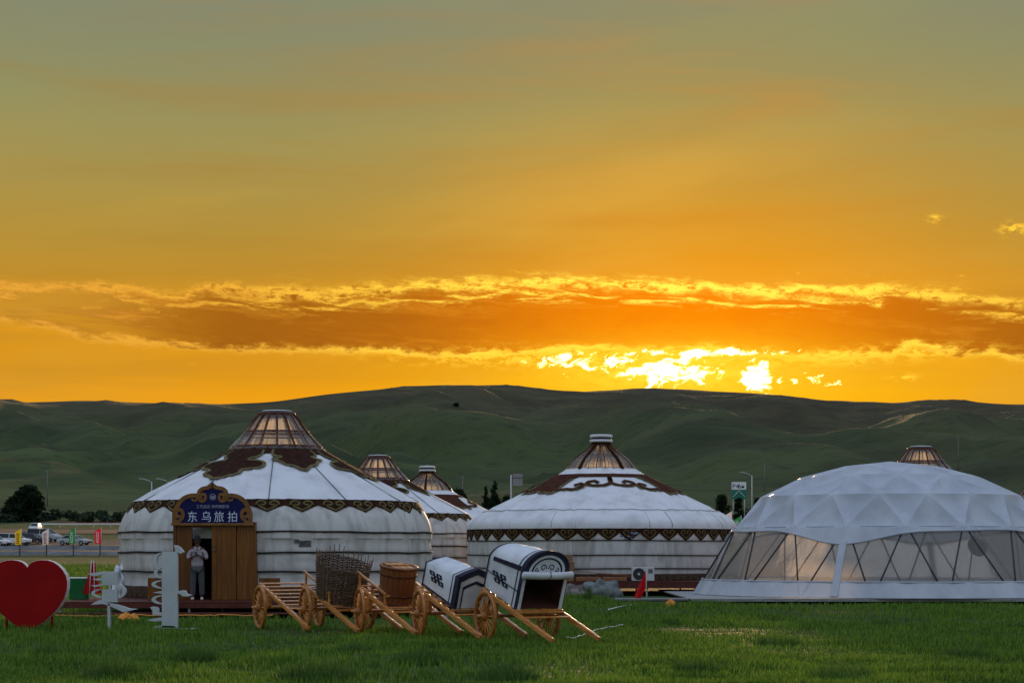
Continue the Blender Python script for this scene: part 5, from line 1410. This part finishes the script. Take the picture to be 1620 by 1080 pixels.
def sign_grey():
    Y = 300; g0 = gpt(808.5, Y); s = F/Y; t = thing('road_sign', 'grey back of a two panel road sign on one post by the trees', 'sign', g0)
    z = lambda py: CH+(HOR-py)/s-g0.z
    m = MB(); m.tube([(0, 0, 0), (0, 0, z(751))], [.16, .12], 8); m.build('post', 'grey_lamp', t, True)
    for a, b in ((749, 755), (756.5, 768)): MB().box((10.5/s, -.08, (z(a)+z(b))/2), (15.5/s, .06, z(a)-z(b))).build('panel', 'sign_grey', t)
    for py in (755.7, 765): MB().bar((0, -.02, z(py)), (18/s, -.02, z(py)), .08, .12).build('bracket', 'bracket', t)
sign_grey()
mat('pole_far', (.16, .16, .14), None, rough=.8)
for i, (px, pt, Y, lab) in enumerate(((75, 743, 470, 'thin utility pole above the dark round tree'), (1209.5, 732, 520, 'thin utility pole on the slope above the street lamp'), (1516, 690, 640, 'thin utility pole on the slope right of the ribbed crown'),
                                      (732, 752, 480, 'thin utility pole beside the trees behind the yurts'))):
    g0 = gpt(px, Y); h = max(5.5, CH+(HOR-pt)/F*Y-g0.z); t = thing('utility_pole', lab, 'pole', g0, 0, 'utility poles on the slope')
    m = MB(); m.tube([(0, 0, 0), (0, 0, h)], [.16, .11], 6); m.build('pole', 'pole_far', t, True)
    MB().box((0, 0, h-.5), (1.8, .12, .12)).build('crossarm', 'pole_far', t)

# ------------------------------------------------------------------ trees and scrub
def leaf_cloud(cl, n, size, seed):
    rg = np.random.default_rng(seed); V_ = []; F_ = []
    w_ = np.array([c[3]**2 for c in cl]); w_ = w_/w_.sum()
    pick = rg.choice(len(cl), n, p=w_)
    for q in pick:
        x, y, z, r = cl[q]; d = rg.normal(size=3); d /= np.linalg.norm(d); rad = r*(rg.random()**.45)
        c = np.array([x, y, z])+d*rad*np.array([1, 1, .85])
        a = rg.normal(size=3); a /= np.linalg.norm(a); b = np.cross(a, rg.normal(size=3)); b /= np.linalg.norm(b)+1e-9
        s = size*rg.uniform(.5, 1.3); o = len(V_)
        V_ += [tuple(c-a*s*.5), tuple(c+b*s*.3), tuple(c+a*s*.5), tuple(c-b*s*.3)]; F_.append((o, o+1, o+2, o+3))
    m = MB(); m.v = V_; m.f = F_; return m
def tree(label, px, py_top, wpx, Y, seed, shape='round', n=2200, group='trees along the foot of the hill'):
    g0 = gpt(px, Y); s = F/Y; h = max(2.0, CH+(HOR-py_top)/s-g0.z); w_ = wpx/s/2; rg = random.Random(seed)
    t = thing('tree', label, 'tree', g0, 0, group)
    m = MB(); m.tube([(0, 0, -.2), (rg.uniform(-.1, .1), 0, h*.4), (rg.uniform(-.2, .2), 0, h*.85)], [.05*h*.35+.05, .05*h*.25, .03], 7); m.build('trunk', 'bark', t, True)
    cl = []
    for i in range(34):
        a = rg.uniform(0, 6.28); q = (i+rg.random())/34
        if shape == 'round': z = h*(.16+.72*q); rr = w_*math.sin(math.pi*min(.96, .25+.70*q))**.7*rg.uniform(.1, .72)
        else: z = h*(.12+.83*q); rr = w_*(1.12-q)*rg.uniform(.05, .7)
        cl.append((rr*math.cos(a), rr*math.sin(a), z, w_*(.40 if shape == 'round' else .5*(1.25-q))*rg.uniform(.7, 1.15)))
    m = MB()
    for c in cl[:7]: m.tube([(0, 0, h*.3), (c[0]*.5, c[1]*.5, (h*.3+c[2])/2), c[:3]], [.03*h*.3, .03*h*.2, .015], 5)
    m.build('limbs', 'bark', t, True)
    leaf_cloud(cl, int(n*1.6), max(.35, w_*.2), seed).build('crown', 'leaf', t)
    return t
tree('large dark round tree beside the hedge above the car park', 43, 767, 64, 375, 1, n=4200)
tree('small dark tree touching the left of the large round tree', 14, 790, 34, 378, 2, n=1400)
tree('pointed dark tree behind the yurts, tallest of the clump by the grey sign', 783, 757, 34, 360, 3, 'cone', 2600)
tree('pointed dark tree just left of the tallest in the clump', 768, 765, 26, 365, 4, 'cone', 1800)
tree('rounded dark tree in the clump behind the bell crowned yurt', 726, 769, 34, 368, 5, n=1900)
tree('low dark tree at the left end of the clump behind the yurts', 702, 772, 26, 372, 6, n=1300)
tree('low dark tree under the grey road sign', 800, 779, 30, 362, 7, n=1300)
tree('low dark bushy tree just right of the grey sign post', 832, 771, 30, 366, 8, n=1300)
tree('dark bushy tree left of the green road sign', 1142, 777, 34, 330, 9, n=1700)
tree('dark bushy tree in front of the green road sign', 1168, 782, 22, 284, 10, n=1300)
tree('dark bushy tree behind the street lamp by the dome tent', 1199, 782, 26, 330, 11, n=1300)
tree('dark bushy tree over the left slope of the dome tent', 1232, 772, 40, 350, 12, n=1300)
tree('dark bushy tree beyond the right slope of the dome tent', 1592, 790, 60, 340, 13, n=1300)
def scrub():
    rg = random.Random(3); cl = []
    for i in range(420):
        px = rg.uniform(-500, 2300); Y = rg.uniform(368, 402); X = (px-810)/F*Y; r = rg.uniform(.6, 1.7)*(.7+.6*vnoise(np.array([px/60.]), np.array([.5]))[0])
        cl.append((X, Y, gz(X, Y)+r*.55, r))
    o = leaf_cloud(cl, 26000, 1.0, 5).build('roadside_scrub', 'scrub'); tag(o, 'dark scrub hedge along the foot of the hill', 'scrub', kind='stuff')
scrub()
def hill_bush(px, Y, r, seed, lab):
    g0 = gpt(px, Y); t = thing('bush', lab, 'bush', g0, 0, 'bushes on the hillside')
    rg = random.Random(seed); leaf_cloud([(rg.uniform(-r, r)*.5, rg.uniform(-r, r)*.5, r*.5, r*.6) for _ in range(5)], 260, r*.5, seed).build('foliage', 'leaf', t)
def find_Y(px, py):
    for Y in np.arange(420, 1490, 8.0):
        q = gpt(px, Y)
        if HOR-(q.z-CH)/Y*F <= py: return float(Y)
    return 1300.
hill_bush(722, find_Y(722, 645), 2.0, 1, 'single dark bush high on the hillside below the summit')

# ------------------------------------------------------------------ lawn
def grass_material(name, base, tip, dry_warm):
    m = bpy.data.materials.new(name); m.use_nodes = True; t = m.node_tree; k = NT(t); b = t.nodes['Principled BSDF']; out = t.nodes['Material Output']
    g = k.n('ShaderNodeNewGeometry'); rnd = g.outputs['Random Per Island']
    n = k.noise(g.outputs['Position'], .55, 4, .6); n2 = k.noise(g.outputs['Position'], 2.6, 3, .6)
    c = k.mix(k.smooth(k.m('ADD', k.m('MULTIPLY', rnd, .45), k.m('MULTIPLY', n, .8)), .3, .85), base, tip)
    c = k.mix(k.m('MULTIPLY', k.smooth(rnd, .93, .95), .7), c, dry_warm)
    c = k.mix(k.m('MULTIPLY', k.smooth(n2, .58, .72), .45), c, (base[0]*.6, base[1]*.6, base[2]*.8, 1))
    k.put(b.inputs['Base Color'], c); b.inputs['Roughness'].default_value = .65; b.inputs['Specular IOR Level'].default_value = .25
    tr = k.n('ShaderNodeBsdfTranslucent'); k.put(tr.inputs[0], c); mx = k.n('ShaderNodeMixShader'); mx.inputs[0].default_value = .3
    t.links.new(b.outputs[0], mx.inputs[1]); t.links.new(tr.outputs[0], mx.inputs[2]); t.links.new(mx.outputs[0], out.inputs[0]); MAT[name] = m
grass_material('grass', (.034, .094, .008, 1), (.150, .270, .026, 1), (.22, .22, .08, 1))
grass_material('weed', (.032, .084, .012, 1), (.100, .190, .030, 1), (.09, .12, .05, 1))
def blades(name, X, Y, h, w_, mname, lean=.45, z=None):
    n = len(X); a = RNG.uniform(0, 2*np.pi, n); la = RNG.uniform(0, 2*np.pi, n); ln = RNG.uniform(.05, lean, n)*h
    z = ground_z(X, Y) if z is None else z
    bx, by = np.cos(a)*w_/2, np.sin(a)*w_/2; lx, ly = np.cos(la)*ln, np.sin(la)*ln
    co = np.zeros((n, 5, 3))
    co[:, 0] = np.stack([X-bx, Y-by, z-.01], -1); co[:, 1] = np.stack([X+bx, Y+by, z-.01], -1)
    co[:, 2] = np.stack([X+bx*.8+lx*.4, Y+by*.8+ly*.4, z+h*.55], -1); co[:, 3] = np.stack([X-bx*.8+lx*.4, Y-by*.8+ly*.4, z+h*.55], -1)
    co[:, 4] = np.stack([X+lx, Y+ly, z+h*.97], -1)
    o = (np.arange(n)*5)[:, None]
    li = np.concatenate([o+np.array([[0, 1, 2, 3]]), o+np.array([[3, 2, 4]])], 1).ravel().astype(np.int32)
    ls = np.stack([np.arange(n)*7, np.arange(n)*7+4], -1).ravel().astype(np.int32)
    me = bpy.data.meshes.new(name); me.vertices.add(n*5); me.vertices.foreach_set('co', co.ravel()); me.loops.add(len(li)); me.loops.foreach_set('vertex_index', li)
    me.polygons.add(len(ls)); me.polygons.foreach_set('loop_start', ls); me.update(); me.materials.append(MAT[mname]); return me
def lawn():
    N = 590000
    Y = 24.5*(150/24.5)**(RNG.random(N)**1.25); X = RNG.uniform(-1, 1, N)*(.32*Y+4.0)
    ok = ~((Y > 50.5) & (Y < 62.5) & (X > x0) & (X < x1)) & ~((Y > 63.5) & (Y < 78.3) & (X > pX0) & (X < pX1)) & ~((Y > 75.0) & (Y < 88.5) & (X > 1.4) & (X < 9.3))
    X, Y = X[ok], Y[ok]
    q = fbm(X/1.3, Y/1.3, 71, 3); q2 = fbm(X/5, Y/7, 171, 3); keep = RNG.random(len(X)) < (.35+1.2*q)*np.clip((q2-.22)*4, .25, 1); X, Y, q = X[keep], Y[keep], q[keep]
    h = (.04+.17*q**1.6)*RNG.uniform(.5, 1.35, len(X))*(1+np.clip((Y-40)/120, 0, .6)); w_ = RNG.uniform(.008, .016, len(X))*(1+Y/45)
    tag(link('grass', blades('grass', X, Y, h, w_, 'grass')), 'green lawn of short grass', 'grass', kind='stuff')
lawn()
def tuft(px, py, wpx, hpx, n, seed, lab):
    Y = GY(py); s = F/Y; cx = (px-810)/s; rad = wpx/s/2
    rg = np.random.default_rng(seed); a = rg.uniform(0, 6.283, n); r = rad*np.sqrt(rg.random(n))
    X, YY = cx+r*np.cos(a), Y+r*np.sin(a)*1.3
    h = hpx/s*rg.uniform(.45, 1.1, n)*(1-.45*(r/rad)**2)
    t = thing('grass_tuft', lab, 'grass tuft', (cx, Y, 0), 0, 'dark weedy tufts in the lawn')
    me = blades('tuft', X-cx, YY-Y, h, rg.uniform(.008, .02, n), 'weed', .7, z=np.zeros(n)); link('blades', me, t)
rgt = random.Random(12); tl = 'dark weedy grass tuft in open lawn, nothing standing beside it'
TF = [(310, 1048, 66, 34, 900, 'dark weedy tuft in the lawn in front of the tall script letters'), (75, 1040, 46, 26, 500, 'dark weedy tuft in the lawn in front of the red heart'), (560, 1030, 60, 20, 420, 'dark weedy tuft in front of the basket cart wheels'),
      (665, 1050, 90, 30, 900, 'broad dark weedy tuft in front of the cart with the gabled cover'), (930, 950, 16, 30, 140, 'thin upright weed beside the arched cart cover'), (1062, 988, 34, 18, 260, 'small dark tuft between the red flag and the arched cart'),
      (1230, 1020, 80, 24, 420, tl), (1530, 1040, 90, 28, 520, tl), (1100, 1064, 80, 30, 500, tl), (180, 1072, 90, 40, 600, tl), (500, 1075, 120, 40, 800, tl), (1330, 1075, 120, 38, 700, tl), (800, 1078, 100, 36, 700, tl), (1400, 990, 50, 16, 260, 'small dark tuft in front of the dome platform')]
for i, (a, b, c, d, n, lb_) in enumerate(TF): tuft(a, b, c, d, n, i, lb_)
